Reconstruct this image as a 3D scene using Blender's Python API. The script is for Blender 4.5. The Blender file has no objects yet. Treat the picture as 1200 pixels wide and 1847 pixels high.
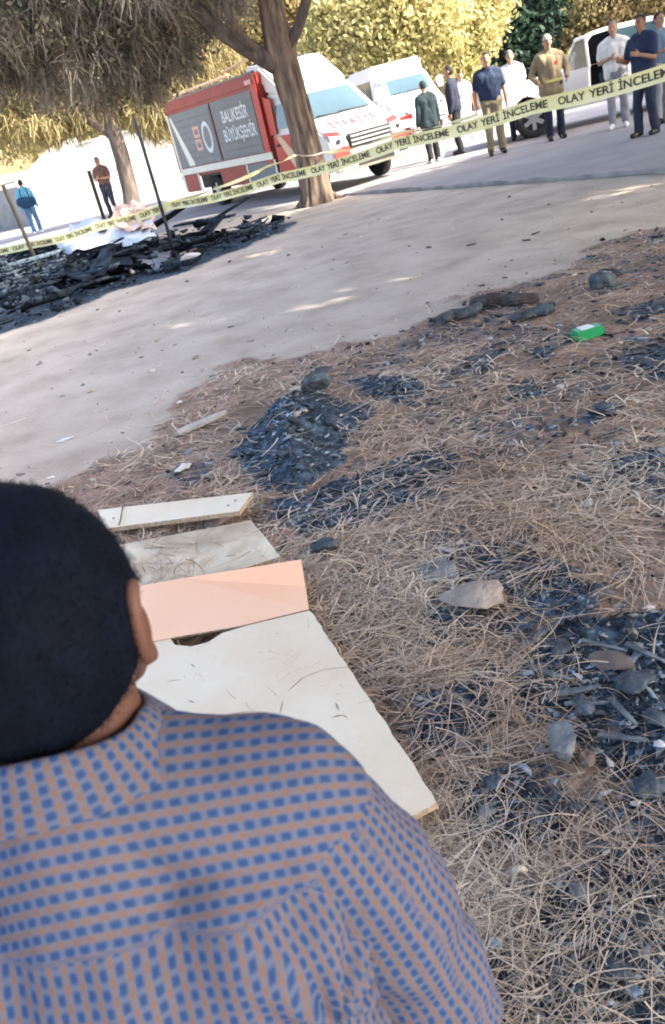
import bpy, bmesh, math, random
import numpy as np
from mathutils import Vector, Matrix

# ------------------------------------------------------------------ camera, sky, sun, exposure
SC = bpy.context.scene
COL = SC.collection
CF, CP, CR, CH = 1500.0, math.radians(25.3), math.radians(14.2), 1.6     # focal length in px of the 1200 px wide photo, pitch, roll, height
_F = np.array([0, math.cos(CP), -math.sin(CP)]); _R0 = np.array([1.0, 0, 0]); _U0 = np.array([0, math.sin(CP), math.cos(CP)])
_R = math.cos(CR)*_R0 - math.sin(CR)*_U0; _U = math.sin(CR)*_R0 + math.cos(CR)*_U0
cd = bpy.data.cameras.new('camera'); cam = bpy.data.objects.new('camera', cd); COL.objects.link(cam)
cd.sensor_fit = 'VERTICAL'; cd.sensor_height = 36.0; cd.sensor_width = 24.0
cd.lens = 36.0*CF/1847.0; cd.clip_start = 0.05; cd.clip_end = 1500
m = Matrix.Identity(4)
for i in range(3):
    m[i][0] = _R[i]; m[i][1] = _U[i]; m[i][2] = -_F[i]
m[2][3] = CH
cam.matrix_world = m
cd.dof.use_dof = True; cd.dof.focus_distance = 3.2; cd.dof.aperture_fstop = 9.0
SC.camera = cam

SUN_EL = math.radians(41); SUN_V = Vector((0.90, -0.436, 0)).normalized()*math.cos(SUN_EL) + Vector((0, 0, math.sin(SUN_EL)))
w = bpy.data.worlds.new('World'); SC.world = w; w.use_nodes = True
nt = w.node_tree; bg = nt.nodes['Background']
sky = nt.nodes.new('ShaderNodeTexSky'); sky.sky_type = 'NISHITA'; sky.sun_disc = False
sky.sun_elevation = SUN_EL; sky.sun_rotation = math.atan2(SUN_V.x, SUN_V.y); sky.dust_density = 3.5; sky.air_density = 0.9; sky.ozone_density = 0.6
nt.links.new(sky.outputs[0], bg.inputs[0]); bg.inputs[1].default_value = 0.15
sl = bpy.data.lights.new('sun', 'SUN'); sl.energy = 3.8; sl.angle = math.radians(0.8); sl.color = (1.0, 0.93, 0.80)
so = bpy.data.objects.new('sun', sl); COL.objects.link(so); so.rotation_euler = SUN_V.to_track_quat('Z', 'Y').to_euler()
SC.view_settings.view_transform = 'Standard'; SC.view_settings.look = 'None'
SC.view_settings.exposure = 2.4; SC.view_settings.gamma = 1.0; SC.view_settings.use_curve_mapping = False
SC.render.engine = 'CYCLES'
try:
    SC.cycles.use_denoising = True; SC.cycles.max_bounces = 6; SC.cycles.diffuse_bounces = 3; SC.cycles.transparent_max_bounces = 6
    SC.cycles.filter_width = 1.9
except Exception: pass

rng = np.random.default_rng(7); random.seed(7)
def ray(x, y): return _F + (x-600)/CF*_R + (923.5-y)/CF*_U
def gr(x, y, z=0.0):                                   # where the sight line through a pixel of the photo meets height z
    d = ray(x, y); return np.array([0, 0, CH]) + d*((z-CH)/d[2])
def at(x, y, Y):                                       # where it meets the upright plane at distance Y
    d = ray(x, y); return np.array([0, 0, CH]) + d*(Y/d[1])

# ------------------------------------------------------------------ noise
def _h(ix, iy, s):
    n = (ix.astype(np.int64)*374761393 + iy.astype(np.int64)*668265263 + s*974634277) & 0xFFFFFFFF
    n = ((n ^ (n >> 13))*1274126177) & 0xFFFFFFFF
    return ((n ^ (n >> 16)) & 0xFFFF)/65535.0
def vn(x, y, s=0):
    x = np.asarray(x, float); y = np.asarray(y, float)
    ix = np.floor(x); iy = np.floor(y); fx = x-ix; fy = y-iy
    fx = fx*fx*(3-2*fx); fy = fy*fy*(3-2*fy)
    a = _h(ix, iy, s); b = _h(ix+1, iy, s); c = _h(ix, iy+1, s); d = _h(ix+1, iy+1, s)
    return a*(1-fx)*(1-fy)+b*fx*(1-fy)+c*(1-fx)*fy+d*fx*fy
def fbm(x, y, s=0, o=4):
    t = 0; a = .5; n = 0
    for k in range(o):
        t = t + a*vn(x*2**k, y*2**k, s+k*17); n += a; a *= .55
    return t/n
def sm(a, b, x):
    t = np.clip((x-a)/(b-a), 0, 1); return t*t*(3-2*t)

# ------------------------------------------------------------------ materials
def M(name, col, rough=.75, var=.18, scale=6.0, bump=0.0, bscale=40.0, metal=0.0, spec=.35, col2=None, trans=0.0, stretch=None, island=0.0, detail=6):
    mt = bpy.data.materials.new(name); mt.use_nodes = True
    n = mt.node_tree; L = n.links; b = n.nodes['Principled BSDF']
    b.inputs['Roughness'].default_value = rough; b.inputs['Metallic'].default_value = metal
    b.inputs['Specular IOR Level'].default_value = spec
    tc = n.nodes.new('ShaderNodeTexCoord'); vec = tc.outputs['Object']
    if stretch:
        mp = n.nodes.new('ShaderNodeMapping'); mp.inputs['Scale'].default_value = stretch; L.new(vec, mp.inputs[0]); vec = mp.outputs[0]
    nz = n.nodes.new('ShaderNodeTexNoise'); nz.inputs['Scale'].default_value = scale; nz.inputs['Detail'].default_value = detail; L.new(vec, nz.inputs['Vector'])
    cr = n.nodes.new('ShaderNodeValToRGB'); e = cr.color_ramp.elements
    c2 = col2 or tuple(min(1, c*(1+var)) for c in col); c1 = tuple(c*(1-var) for c in col) if not col2 else col
    e[0].color = (*c1, 1); e[1].color = (*c2, 1); e[0].position = .33; e[1].position = .67
    L.new(nz.outputs[0], cr.inputs[0]); out = cr.outputs[0]
    if island:
        g = n.nodes.new('ShaderNodeNewGeometry'); hs = n.nodes.new('ShaderNodeHueSaturation')
        mr = n.nodes.new('ShaderNodeMapRange'); mr.inputs['To Min'].default_value = 1-island; mr.inputs['To Max'].default_value = 1+island
        L.new(g.outputs['Random Per Island'], mr.inputs[0]); L.new(mr.outputs[0], hs.inputs['Value']); L.new(out, hs.inputs['Color']); out = hs.outputs[0]
    L.new(out, b.inputs['Base Color'])
    if bump:
        n2 = n.nodes.new('ShaderNodeTexNoise'); n2.inputs['Scale'].default_value = bscale; n2.inputs['Detail'].default_value = 5; L.new(vec, n2.inputs['Vector'])
        bp = n.nodes.new('ShaderNodeBump'); bp.inputs['Strength'].default_value = bump; bp.inputs['Distance'].default_value = .02
        L.new(n2.outputs[0], bp.inputs['Height']); L.new(bp.outputs[0], b.inputs['Normal'])
    if trans:
        tr = n.nodes.new('ShaderNodeBsdfTranslucent'); L.new(out, tr.inputs[0]); mx = n.nodes.new('ShaderNodeMixShader'); mx.inputs[0].default_value = trans
        L.new(b.outputs[0], mx.inputs[1]); L.new(tr.outputs[0], mx.inputs[2]); L.new(mx.outputs[0], n.nodes['Material Output'].inputs[0])
    return mt

# ------------------------------------------------------------------ mesh helpers
def mesh_np(name, V, Fc, mat=None, smooth=False):
    V = np.asarray(V, np.float32); me = bpy.data.meshes.new(name)
    if isinstance(Fc, np.ndarray):
        k = Fc.shape[1]; nf = len(Fc)
        me.vertices.add(len(V)); me.vertices.foreach_set('co', V.ravel())
        me.loops.add(nf*k); me.loops.foreach_set('vertex_index', Fc.ravel().astype(np.int32))
        me.polygons.add(nf); me.polygons.foreach_set('loop_start', np.arange(0, nf*k, k, dtype=np.int32))
        me.update(calc_edges=True)
    else:
        me.from_pydata([tuple(v) for v in V], [], Fc); me.update()
    if smooth: me.polygons.foreach_set('use_smooth', np.ones(len(me.polygons), bool))
    if mat: me.materials.append(mat)
    return me
def link(name, me, parent=None, loc=None):
    o = bpy.data.objects.new(name, me); COL.objects.link(o)
    if parent is not None: o.parent = parent
    if loc is not None: o.location = loc
    return o
def tag(o, label=None, cat=None, group=None, kind=None):
    if label: o['label'] = label
    if cat: o['category'] = cat
    if group: o['group'] = group
    if kind: o['kind'] = kind
    return o
def empty(name, loc, rz, label, cat, group=None):
    o = bpy.data.objects.new(name, None); COL.objects.link(o); o.location = loc; o.rotation_euler = (0, 0, rz); o.empty_display_size = .2
    return tag(o, label, cat, group)
def bm_obj(name, bm, mat, parent=None, bevel=0, smooth=False, seg=2):
    if bevel: bmesh.ops.bevel(bm, geom=bm.edges[:], offset=bevel, segments=seg, affect='EDGES', clamp_overlap=True)
    bmesh.ops.recalc_face_normals(bm, faces=bm.faces[:])
    me = bpy.data.meshes.new(name); bm.to_mesh(me); bm.free()
    if smooth:
        me.polygons.foreach_set('use_smooth', np.ones(len(me.polygons), bool))
    if mat: me.materials.append(mat)
    return link(name, me, parent)
def box_bm(x0, x1, y0, y1, z0, z1):
    bm = bmesh.new(); bmesh.ops.create_cube(bm, size=1)
    for v in bm.verts: v.co = Vector(((x0+x1)/2+v.co.x*(x1-x0), (y0+y1)/2+v.co.y*(y1-y0), (z0+z1)/2+v.co.z*(z1-z0)))
    return bm
def box(name, x0, x1, y0, y1, z0, z1, mat, parent=None, bevel=.006): return bm_obj(name, box_bm(x0, x1, y0, y1, z0, z1), mat, parent, bevel)
def prism_bm(prof, x0, x1, inset=None):                # (y,z) outline swept along x; inset(y,z)->dx narrows each side
    bm = bmesh.new(); f = inset or (lambda y, z: 0)
    a = [bm.verts.new((x0+f(y, z), y, z)) for y, z in prof]; b = [bm.verts.new((x1-f(y, z), y, z)) for y, z in prof]
    n = len(prof); bm.faces.new(a); bm.faces.new(b[::-1])
    for i in range(n): bm.faces.new((a[i], b[i], b[(i+1) % n], a[(i+1) % n]))
    return bm
def plate(name, pts, th, mat, parent=None, bevel=0):   # a flat polygon given thickness along its normal, outwards
    pts = [Vector(p) for p in pts]; n = (pts[1]-pts[0]).cross(pts[2]-pts[0]).normalized()
    bm = bmesh.new(); a = [bm.verts.new(p) for p in pts]; b = [bm.verts.new(p+n*th) for p in pts]
    k = len(pts); bm.faces.new(a[::-1]); bm.faces.new(b)
    for i in range(k): bm.faces.new((a[i], a[(i+1) % k], b[(i+1) % k], b[i]))
    return bm_obj(name, bm, mat, parent, bevel)
def cyl_bm(p, q, r, seg=16, r2=None):
    p = Vector(p); q = Vector(q); d = q-p; bm = bmesh.new()
    bmesh.ops.create_cone(bm, cap_ends=True, segments=seg, radius1=r, radius2=r if r2 is None else r2, depth=d.length)
    bmesh.ops.transform(bm, matrix=Matrix.Translation((p+q)/2) @ d.to_track_quat('Z', 'Y').to_matrix().to_4x4(), verts=bm.verts[:]); return bm
def cyl(name, p, q, r, mat, parent=None, seg=14, bevel=0, r2=None): return bm_obj(name, cyl_bm(p, q, r, seg, r2), mat, parent, bevel, smooth=False)
def tube_np(pts, rad, seg=12, rough=None):             # a swept tube of varying radius; rough(i, ang)->factor
    pts = [Vector(p) for p in pts]; V = []; Fq = []
    for i, p in enumerate(pts):
        t = (pts[min(i+1, len(pts)-1)]-pts[max(i-1, 0)]).normalized()
        u = t.orthogonal() if i == 0 else (u - t*u.dot(t)); u.normalize(); v = t.cross(u)
        for k in range(seg):
            a = 2*math.pi*k/seg; r = rad[i]*(rough(i, k) if rough else 1)
            V.append(p+u*math.cos(a)*r+v*math.sin(a)*r)
    for i in range(len(pts)-1):
        for k in range(seg):
            Fq.append((i*seg+k, i*seg+(k+1) % seg, (i+1)*seg+(k+1) % seg, (i+1)*seg+k))
    Fq.append(tuple(range(seg))[::-1]); Fq.append(tuple(range((len(pts)-1)*seg, len(pts)*seg)))
    return V, Fq
def tube(name, pts, rad, mat, parent=None, seg=10, rough=None, smooth=True):
    if not hasattr(rad, '__len__'): rad = [rad]*len(pts)
    V, Fq = tube_np(pts, rad, seg, rough); return link(name, mesh_np(name, V, Fq, mat, smooth), parent)
def evaluated(me, setup):
    o = bpy.data.objects.new('temp', me); COL.objects.link(o); setup(o)
    dg = bpy.context.evaluated_depsgraph_get(); r = bpy.data.meshes.new_from_object(o.evaluated_get(dg))
    bpy.data.objects.remove(o); return r
def text_mesh(body, size=1.0, align='CENTER'):
    c = bpy.data.curves.new('txt', 'FONT'); c.body = body; c.size = size; c.align_x = align; c.align_y = 'CENTER'; c.offset = size*.022
    o = bpy.data.objects.new('temp', c); COL.objects.link(o); dg = bpy.context.evaluated_depsgraph_get()
    me = bpy.data.meshes.new_from_object(o.evaluated_get(dg)); bpy.data.objects.remove(o)
    V = np.empty(len(me.vertices)*3); me.vertices.foreach_get('co', V); V = V.reshape(-1, 3)
    return V, [tuple(p.vertices) for p in me.polygons]
def text_on(body, size, origin, ux, uy, mat, parent, sx=1.0, name='lettering'):
    V, Fc = text_mesh(body, size); o = np.array(origin, float)
    W = o + V[:, :1]*sx*np.array(ux, float) + V[:, 1:2]*np.array(uy, float)
    return link(name, mesh_np(name, W, Fc, mat), parent)
# blended bodies: overlapping capsules and ellipsoids grown into one continuous skin
def cap_np(p, q, r, r2, seg=14, rings=5):
    p = Vector(p); q = Vector(q); t = q-p; L = t.length; t = t/L if L > 1e-6 else Vector((0, 0, 1)); u = t.orthogonal().normalized(); v = t.cross(u)
    prof = [(-math.cos(a)*r, math.sin(a)*r) for a in [math.pi/2*i/rings for i in range(rings+1)]] + [(L+math.sin(a)*r2, math.cos(a)*r2) for a in [math.pi/2*i/rings for i in range(rings+1)]]
    V = []; Fq = []
    for d, rr in prof:
        rr = max(rr, r*.02)
        for k in range(seg):
            a = 2*math.pi*k/seg; V.append(p+t*d+u*math.cos(a)*rr+v*math.sin(a)*rr)
    n = len(prof)
    for i in range(n-1):
        for k in range(seg): Fq.append((i*seg+k, i*seg+(k+1) % seg, (i+1)*seg+(k+1) % seg, (i+1)*seg+k))
    Fq.append(tuple(range(seg))[::-1]); Fq.append(tuple(range((n-1)*seg, n*seg))); return V, Fq
def ell_np(c, r, rot=None, seg=20, rings=14):
    V = []; Fq = []; R = rot.to_matrix() if rot else Matrix.Identity(3); c = Vector(c)
    for i in range(rings+1):
        th = math.pi*min(max(i, .04), rings-.04)/rings
        for k in range(seg):
            a = 2*math.pi*k/seg; V.append(c+R @ Vector((r[0]*math.sin(th)*math.cos(a), r[1]*math.sin(th)*math.sin(a), r[2]*math.cos(th))))
    for i in range(rings):
        for k in range(seg): Fq.append((i*seg+k, (i+1)*seg+k, (i+1)*seg+(k+1) % seg, i*seg+(k+1) % seg))
    Fq.append(tuple(range(seg))); Fq.append(tuple(range(rings*seg, (rings+1)*seg))[::-1]); return V, Fq
def prims_mesh(prims):
    V = []; Fq = []
    for p in prims:
        v, f = (ell_np(*p[1:]) if p[0] == 'e' else cap_np(*p[1:])); b = len(V); V += v; Fq += [tuple(i+b for i in q) for q in f]
    return mesh_np('raw', V, Fq)
def grow(prims, voxel, smooth):
    def setup(o):
        a = o.modifiers.new('r', 'REMESH'); a.mode = 'VOXEL'; a.voxel_size = voxel
        if smooth: s = o.modifiers.new('s', 'SMOOTH'); s.factor = .5; s.iterations = smooth
    raw = prims_mesh(prims); me = evaluated(raw, setup); bpy.data.meshes.remove(raw)
    return me
def get_co(me):
    V = np.empty(len(me.vertices)*3, np.float32); me.vertices.foreach_get('co', V); return V.reshape(-1, 3)
def get_no(me):
    V = np.empty(len(me.vertices)*3, np.float32); me.vertices.foreach_get('normal', V); return V.reshape(-1, 3)
def body_obj(name, prims, voxel, smooth, mat, parent, wrinkle=0, ws=14.0, seed=0):
    me = grow(prims, voxel, smooth)
    if wrinkle:
        V = get_co(me); N = get_no(me)
        d = (fbm(V[:, 0]*ws+V[:, 1]*ws*.7, V[:, 2]*ws*.55+V[:, 1]*ws*.8, seed, 3)-.5)*2*wrinkle
        me.vertices.foreach_set('co', (V+N*d[:, None]).astype(np.float32).ravel()); me.update()
    me.name = name; me.materials.append(mat); me.polygons.foreach_set('use_smooth', np.ones(len(me.polygons), bool))
    return link(name, me, parent)
def ribbons(P, D, L, W, curl, segs=3, grav=0.0, side=None):   # thin bent blades; P start, D direction, L length, W width, curl sideways bend
    n = len(P); up = np.array([0, 0, 1.0])
    S = np.cross(D, up) if side is None else side; S = S/np.maximum(np.linalg.norm(S, axis=1, keepdims=True), 1e-6)
    V = np.empty((n, segs+1, 2, 3))
    for k in range(segs+1):
        t = k/segs; c = P + D*(L*t)[:, None] + S*(curl*L*t*t)[:, None]; c[:, 2] -= grav*L*t*t
        ww = W*(1-.6*t)
        V[:, k, 0] = c - S*ww[:, None]/2; V[:, k, 1] = c + S*ww[:, None]/2
    b = (np.arange(n)*(segs+1)*2)[:, None, None]; k = (np.arange(segs)*2)[None, :, None]
    Fq = (b + k + np.array([0, 1, 3, 2])[None, None, :]).reshape(-1, 4)
    return V.reshape(-1, 3), Fq

# ------------------------------------------------------------------ ground
def wpoly(pts): return np.array([gr(*p)[:2] for p in pts])
def polydist(P, poly):                                  # signed distance to a closed outline, positive inside
    n = len(poly); d = np.full(len(P), 1e9); ins = np.zeros(len(P), bool)
    for i in range(n):
        a = poly[i]; b = poly[(i+1) % n]; ab = b-a; t = np.clip(((P-a) @ ab)/max(ab @ ab, 1e-9), 0, 1)
        d = np.minimum(d, np.hypot(*(P-(a+t[:, None]*ab)).T))
        c = ((a[1] > P[:, 1]) != (b[1] > P[:, 1])); x = (b[0]-a[0])*(P[:, 1]-a[1])/((b[1]-a[1]) if abs(b[1]-a[1]) > 1e-9 else 1e-9)+a[0]
        ins ^= c & (P[:, 0] < x)
    return np.where(ins, d, -d)
ASH_PX = [  # outlines of the burnt patches on the photo, strength
 ([(442, 830), (470, 740), (560, 700), (640, 725), (660, 760), (600, 800), (620, 830), (540, 885), (470, 880)], 1.0),
 ([(640, 682), (700, 672), (768, 695), (750, 732), (680, 725)], .95),
 ([(700, 830), (800, 790), (835, 840), (780, 900), (620, 965), (540, 965), (470, 900), (560, 880)], .78),
 ([(808, 662), (900, 618), (912, 640), (850, 674)], .9), ([(910, 690), (980, 678), (1004, 710), (940, 722)], .95),
 ([(1100, 825), (1200, 800), (1230, 850), (1110, 857)], .9), ([(945, 632), (1010, 618), (1016, 640), (960, 648)], .85),
 ([(915, 1085), (1050, 1030), (1105, 1060), (1060, 1115), (960, 1115)], .9),
 ([(890, 1210), (960, 1130), (1200, 1090), (1400, 1200), (1300, 1450), (1080, 1400), (990, 1300), (930, 1270)], .95),
 ([(735, 1125), (860, 1090), (852, 1145), (760, 1155)], .75), ([(840, 1400), (930, 1385), (955, 1450), (880, 1490), (840, 1450)], .75),
 ([(850, 1700), (960, 1590), (1040, 1530), (1200, 1500), (1400, 1700), (1300, 1990), (840, 1990)], .8), ([(810, 1430), (850, 1370), (960, 1360), (1010, 1420), (980, 1520), (900, 1540), (830, 1500)], .7), ([(1030, 1440), (1230, 1400), (1250, 1500), (1060, 1530)], .7),
 ([(1000, 870), (1080, 848), (1085, 882)], .75), ([(1120, 640), (1230, 610), (1230, 690), (1140, 692)], .75), ([(1040, 745), (1130, 712), (1105, 765)], .7),
 ([(640, 1200), (700, 1180), (760, 1260), (700, 1290)], .5), ([(300, 850), (400, 825), (420, 860), (330, 885)], .55), ([(1100, 560), (1220, 535), (1220, 570), (1110, 590)], .6),
 ([(-250, 470), (0, 462), (150, 445), (360, 432), (470, 408), (545, 395), (500, 425), (420, 455), (330, 492), (220, 522), (100, 572), (0, 605), (-250, 660)], 1.0)]
ASH = [(wpoly(p), s) for p, s in ASH_PX]
HEAP = ASH[-1][0]
LIT = wpoly([(-60, 960), (100, 885), (215, 800), (290, 730), (420, 655), (560, 640), (700, 600), (800, 560), (960, 490), (1100, 440), (1260, 395), (2300, 300), (2300, 2600), (600, 2500), (-300, 2300)])
def ash_mask(P):
    q = P + np.stack([fbm(P[:, 0]*3, P[:, 1]*3, 5)-.5, fbm(P[:, 0]*3, P[:, 1]*3, 9)-.5], 1)*.35*np.clip(P[:, 1:2]/5, .35, 1.4)
    r = np.zeros(len(P))
    for poly, s in ASH:
        sc = .05*max(.6, np.mean(poly[:, 1])/4)
        r = np.maximum(r, s*sm(-sc, sc*1.4, polydist(q, poly)))
    soot_ = sm(.42-.05*sm(3., 1.8, P[:, 1]), .60-.06*sm(3., 1.8, P[:, 1]), fbm(P[:, 0]*2.1+4, P[:, 1]*2.1, 61))*sm(.3, .8, lit_mask(P))*sm(-.06, .12, P[:, 0]/np.maximum(P[:, 1], .3))*(.42+.5*sm(3.4, 2.2, P[:, 1]))
    return np.maximum(r, soot_)
def lit_mask(P):
    q = P + np.stack([fbm(P[:, 0]*1.3, P[:, 1]*1.3, 15)-.5, fbm(P[:, 0]*1.3, P[:, 1]*1.3, 19)-.5], 1)*1.1
    return sm(-.35, .35, polydist(q, LIT))
def gz(P):
    P = np.asarray(P, float); near = np.clip(1.4-P[:, 1]/9, .1, 1)
    l = lit_mask(P); a = ash_mask(P)
    far = sm(14, 26, np.hypot(P[:, 0], P[:, 1]))
    return ((fbm(P[:, 0]*1.1, P[:, 1]*1.1, 31)-.5)*.05 + (fbm(P[:, 0]*7, P[:, 1]*7, 33)-.5)*.035*l + a*(.012+.05*(fbm(P[:, 0]*5, P[:, 1]*5, 37)-.35)) + .16*sm(-.02, .30, polydist(P, ASH[0][0]))*(.4+.9*fbm(P[:, 0]*6, P[:, 1]*6, 39)) - .01)*near*(1-far)
def gz1(x, y): return float(gz(np.array([[x, y]]))[0])
def axis(a, b, st, lo, hi, g=1.12):
    c = list(np.arange(a, b, st)); s = st; x = a
    L = []
    while x > lo: s *= g; x -= s; L.append(x)
    R = []; s = st; x = c[-1]
    while x < hi: s *= g; x += s; R.append(x)
    return np.array(L[::-1]+c+R)
gx = axis(-2.6, 3.8, .034, -260, 260); gy = axis(.2, 8.5, .034, -60, 420)
X, Y = np.meshgrid(gx, gy); P2 = np.stack([X.ravel(), Y.ravel()], 1)
nearm = (np.abs(P2[:, 0]) < 40) & (P2[:, 1] < 60)
Z = np.zeros(len(P2)); am = np.zeros(len(P2)); lm = np.zeros(len(P2))
Z[nearm] = gz(P2[nearm]); am[nearm] = ash_mask(P2[nearm]); lm[nearm] = lit_mask(P2[nearm])
nx, ny = len(gx), len(gy); idx = np.arange(nx*ny).reshape(ny, nx)
Fg = np.stack([idx[:-1, :-1], idx[:-1, 1:], idx[1:, 1:], idx[1:, :-1]], -1).reshape(-1, 4)
gme = mesh_np('ground', np.column_stack([P2, Z]), Fg, None, True)
for nm, ar in (('ash', am), ('litter', lm)):
    gme.attributes.new(nm, 'FLOAT', 'POINT').data.foreach_set('value', ar.astype(np.float32))
def ground_mat():
    mt = bpy.data.materials.new('earth'); mt.use_nodes = True; n = mt.node_tree; L = n.links; b = n.nodes['Principled BSDF']
    b.inputs['Roughness'].default_value = .92; b.inputs['Specular IOR Level'].default_value = .15
    tc = n.nodes.new('ShaderNodeTexCoord')
    def noise(sc, det=8, ro=.6):
        z = n.nodes.new('ShaderNodeTexNoise'); z.inputs['Scale'].default_value = sc; z.inputs['Detail'].default_value = det; z.inputs['Roughness'].default_value = ro; L.new(tc.outputs['Object'], z.inputs['Vector']); return z.outputs[0]
    def ramp(f, *st):
        r = n.nodes.new('ShaderNodeValToRGB'); e = r.color_ramp.elements
        while len(e) < len(st): e.new(.5)
        for k, (p, c) in enumerate(st): e[k].position = p; e[k].color = (*c, 1) if hasattr(c, '__len__') else (c, c, c, 1)
        L.new(f, r.inputs[0]); return r.outputs[0]
    def mix(f, a, c):
        x = n.nodes.new('ShaderNodeMix'); x.data_type = 'RGBA'; L.new(f, x.inputs[0]); L.new(a, x.inputs[6]); L.new(c, x.inputs[7]); return x.outputs[2]
    def attr(nm): a = n.nodes.new('ShaderNodeAttribute'); a.attribute_name = nm; return a.outputs['Fac']
    def math2(op, a, c):
        x = n.nodes.new('ShaderNodeMath'); x.operation = op
        for k, q in enumerate((a, c)):
            if hasattr(q, 'links'): L.new(q, x.inputs[k])
            else: x.inputs[k].default_value = q
        return x.outputs[0]
    path = ramp(noise(1.6), (.28, (.37, .295, .225)), (.5, (.50, .41, .325)), (.72, (.60, .50, .40)))
    peb = ramp(noise(55, 3), (.60, 0.), (.68, 1.)); path = mix(math2('MULTIPLY', peb, .35), path, ramp(noise(9), (.4, (.20, .17, .15)), (.6, (.55, .5, .45))))
    lit = ramp(noise(2.2), (.3, (.13, .095, .07)), (.45, (.31, .20, .135)), (.56, (.44, .275, .19)), (.7, (.52, .37, .27)))
    lit = mix(ramp(noise(38, 4), (.42, 0.), (.62, .8)), lit, ramp(noise(13), (.4, (.10, .075, .06)), (.6, (.20, .17, .15))))
    ash = ramp(noise(16, 10, .75), (.34, (.010, .013, .018)), (.47, (.032, .046, .064)), (.58, (.085, .125, .165)), (.70, (.17, .215, .25)), (.8, (.30, .33, .34)))
    c = mix(ramp(math2('ADD', attr('litter'), math2('MULTIPLY', math2('SUBTRACT', noise(5), .5), .9)), (.38, 0.), (.62, 1.)), path, lit)
    c = mix(ramp(math2('ADD', attr('ash'), math2('MULTIPLY', math2('SUBTRACT', noise(9), .5), .8)), (.30, 0.), (.62, 1.)), c, ash)
    L.new(c, b.inputs['Base Color'])
    bp = n.nodes.new('ShaderNodeBump'); bp.inputs['Strength'].default_value = .55; bp.inputs['Distance'].default_value = .02; L.new(noise(30, 8, .7), bp.inputs['Height']); L.new(bp.outputs[0], b.inputs['Normal'])
    return mt
gme.materials.append(ground_mat()); tag(link('ground', gme), 'bare grey earth path beside burnt pine litter', None, None, 'structure')

# road: pale concrete yard beyond the tree, with a low rough kerb
road_mat = M('pale_concrete', (.27, .25, .245), .85, .12, 1.2, .25, 25)
kl = [np.array(p) for p in [(-14, 27.5), (-6.5, 21.6), (-1.0, 18.9), (1.75, 17.45), (3.3, 13.9), (4.9, 10.4), (7.4, 5.0), (11, -4)]]
V = []; Fq = []
outl = [(*p, .004) for p in kl] + [(60, -4, .004), (60, 75, .004), (-30, 75, .004), (-30, 27.5, .004)]
link('road', mesh_np('road', outl, [tuple(range(len(outl)))[::-1]], road_mat))
bpy.data.objects['road']['kind'] = 'structure'; bpy.data.objects['road']['label'] = 'pale concrete yard where people and vehicles stand'
kp = []
for a, b in zip(kl[3:-1], kl[4:]):
    for t in np.linspace(0, 1, 24, endpoint=False): kp.append(a+(b-a)*t)
kp = np.array(kp); kz = .035+.03*vn(np.arange(len(kp))*.35, np.zeros(len(kp)), 3); kn = np.array([.91, .415])
Vk = []; Fk = []
for i, p in enumerate(kp):
    o = (vn(i*.5, 0.0, 8)-.5)*.05; a = p-kn*(.0+o); b = p+kn*(.11+o)
    Vk += [(*a, -.02), (*(a+kn*.012), kz[i]), (*(b-kn*.02), kz[i]), (*b, .0)]
for i in range(len(kp)-1):
    for k in range(3): Fk.append((i*4+k, (i+1)*4+k, (i+1)*4+k+1, i*4+k+1))
tag(link('kerb', mesh_np('kerb', Vk, Fk, M('worn_kerb', (.30, .27, .25), .9, .3, 3, .4, 30))), 'worn low kerb at the edge of the yard', None, None, 'structure')

# dry hillside behind everything
hx = np.linspace(-150, 150, 90); hy = np.linspace(62, 190, 34); HX, HY = np.meshgrid(hx, hy)
HZ = np.clip((HY-64)/85, 0, 1)**.8*34*(.75+.5*fbm(HX*.02, HY*.02, 71)) + (fbm(HX*.09, HY*.09, 73)-.5)*4*np.clip((HY-64)/20, 0, 1) - .4
hidx = np.arange(HX.size).reshape(HX.shape)
tag(link('hill', mesh_np('hill', np.column_stack([HX.ravel(), HY.ravel(), HZ.ravel()]), np.stack([hidx[:-1, :-1], hidx[:-1, 1:], hidx[1:, 1:], hidx[1:, :-1]], -1).reshape(-1, 4),
    M('dry_scrub', (.16, .11, .06), .95, .4, .25, .5, 2, col2=(.22, .19, .08)), True)), 'dry brown scrubby hillside behind the trees', None, None, 'structure')

# ------------------------------------------------------------------ trees
bark = M('bark', (.075, .055, .045), .95, .35, 4.0, 1.0, 12, stretch=(3, 3, .5), col2=(.27, .195, .14))
bark_dark = M('dark_bark', (.06, .048, .042), .95, .3, 3.0, .9, 14, stretch=(3, 3, .6), col2=(.15, .12, .10))
leaf_grey = M('grey_green_sprays', (.125, .112, .098), .8, .3, .9, island=.65, trans=.4, col2=(.32, .275, .22))
leaf_warm = M('sunny_sprays', (.24, .20, .09), .8, .3, .6, island=.5, trans=.4, col2=(.38, .32, .16))
leaf_yel = M('yellow_leaves', (.36, .33, .13), .8, .3, .5, island=.45, trans=.4, col2=(.60, .54, .27))
leaf_dark = M('dark_needles', (.028, .06, .038), .8, .3, .5, island=.4, trans=.2, col2=(.05, .085, .05))
leaf_shade = M('pine_needles_green', (.05, .075, .03), .8, .3, .6, island=.4, trans=.25)
def resample(pts, rad, step):
    o = []; r = []
    for i in range(len(pts)-1):
        a = np.array(pts[i]); b = np.array(pts[i+1]); n = max(1, int(np.linalg.norm(b-a)/step))
        for k in range(n): t = k/n; o.append(a+(b-a)*t); r.append(rad[i]+(rad[i+1]-rad[i])*t)
    o.append(np.array(pts[-1])); r.append(rad[-1])
    q = [o[0]]+[(o[i-1]+o[i]*2+o[i+1])/4 for i in range(1, len(o)-1)]+[o[-1]]; return q, r
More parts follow.
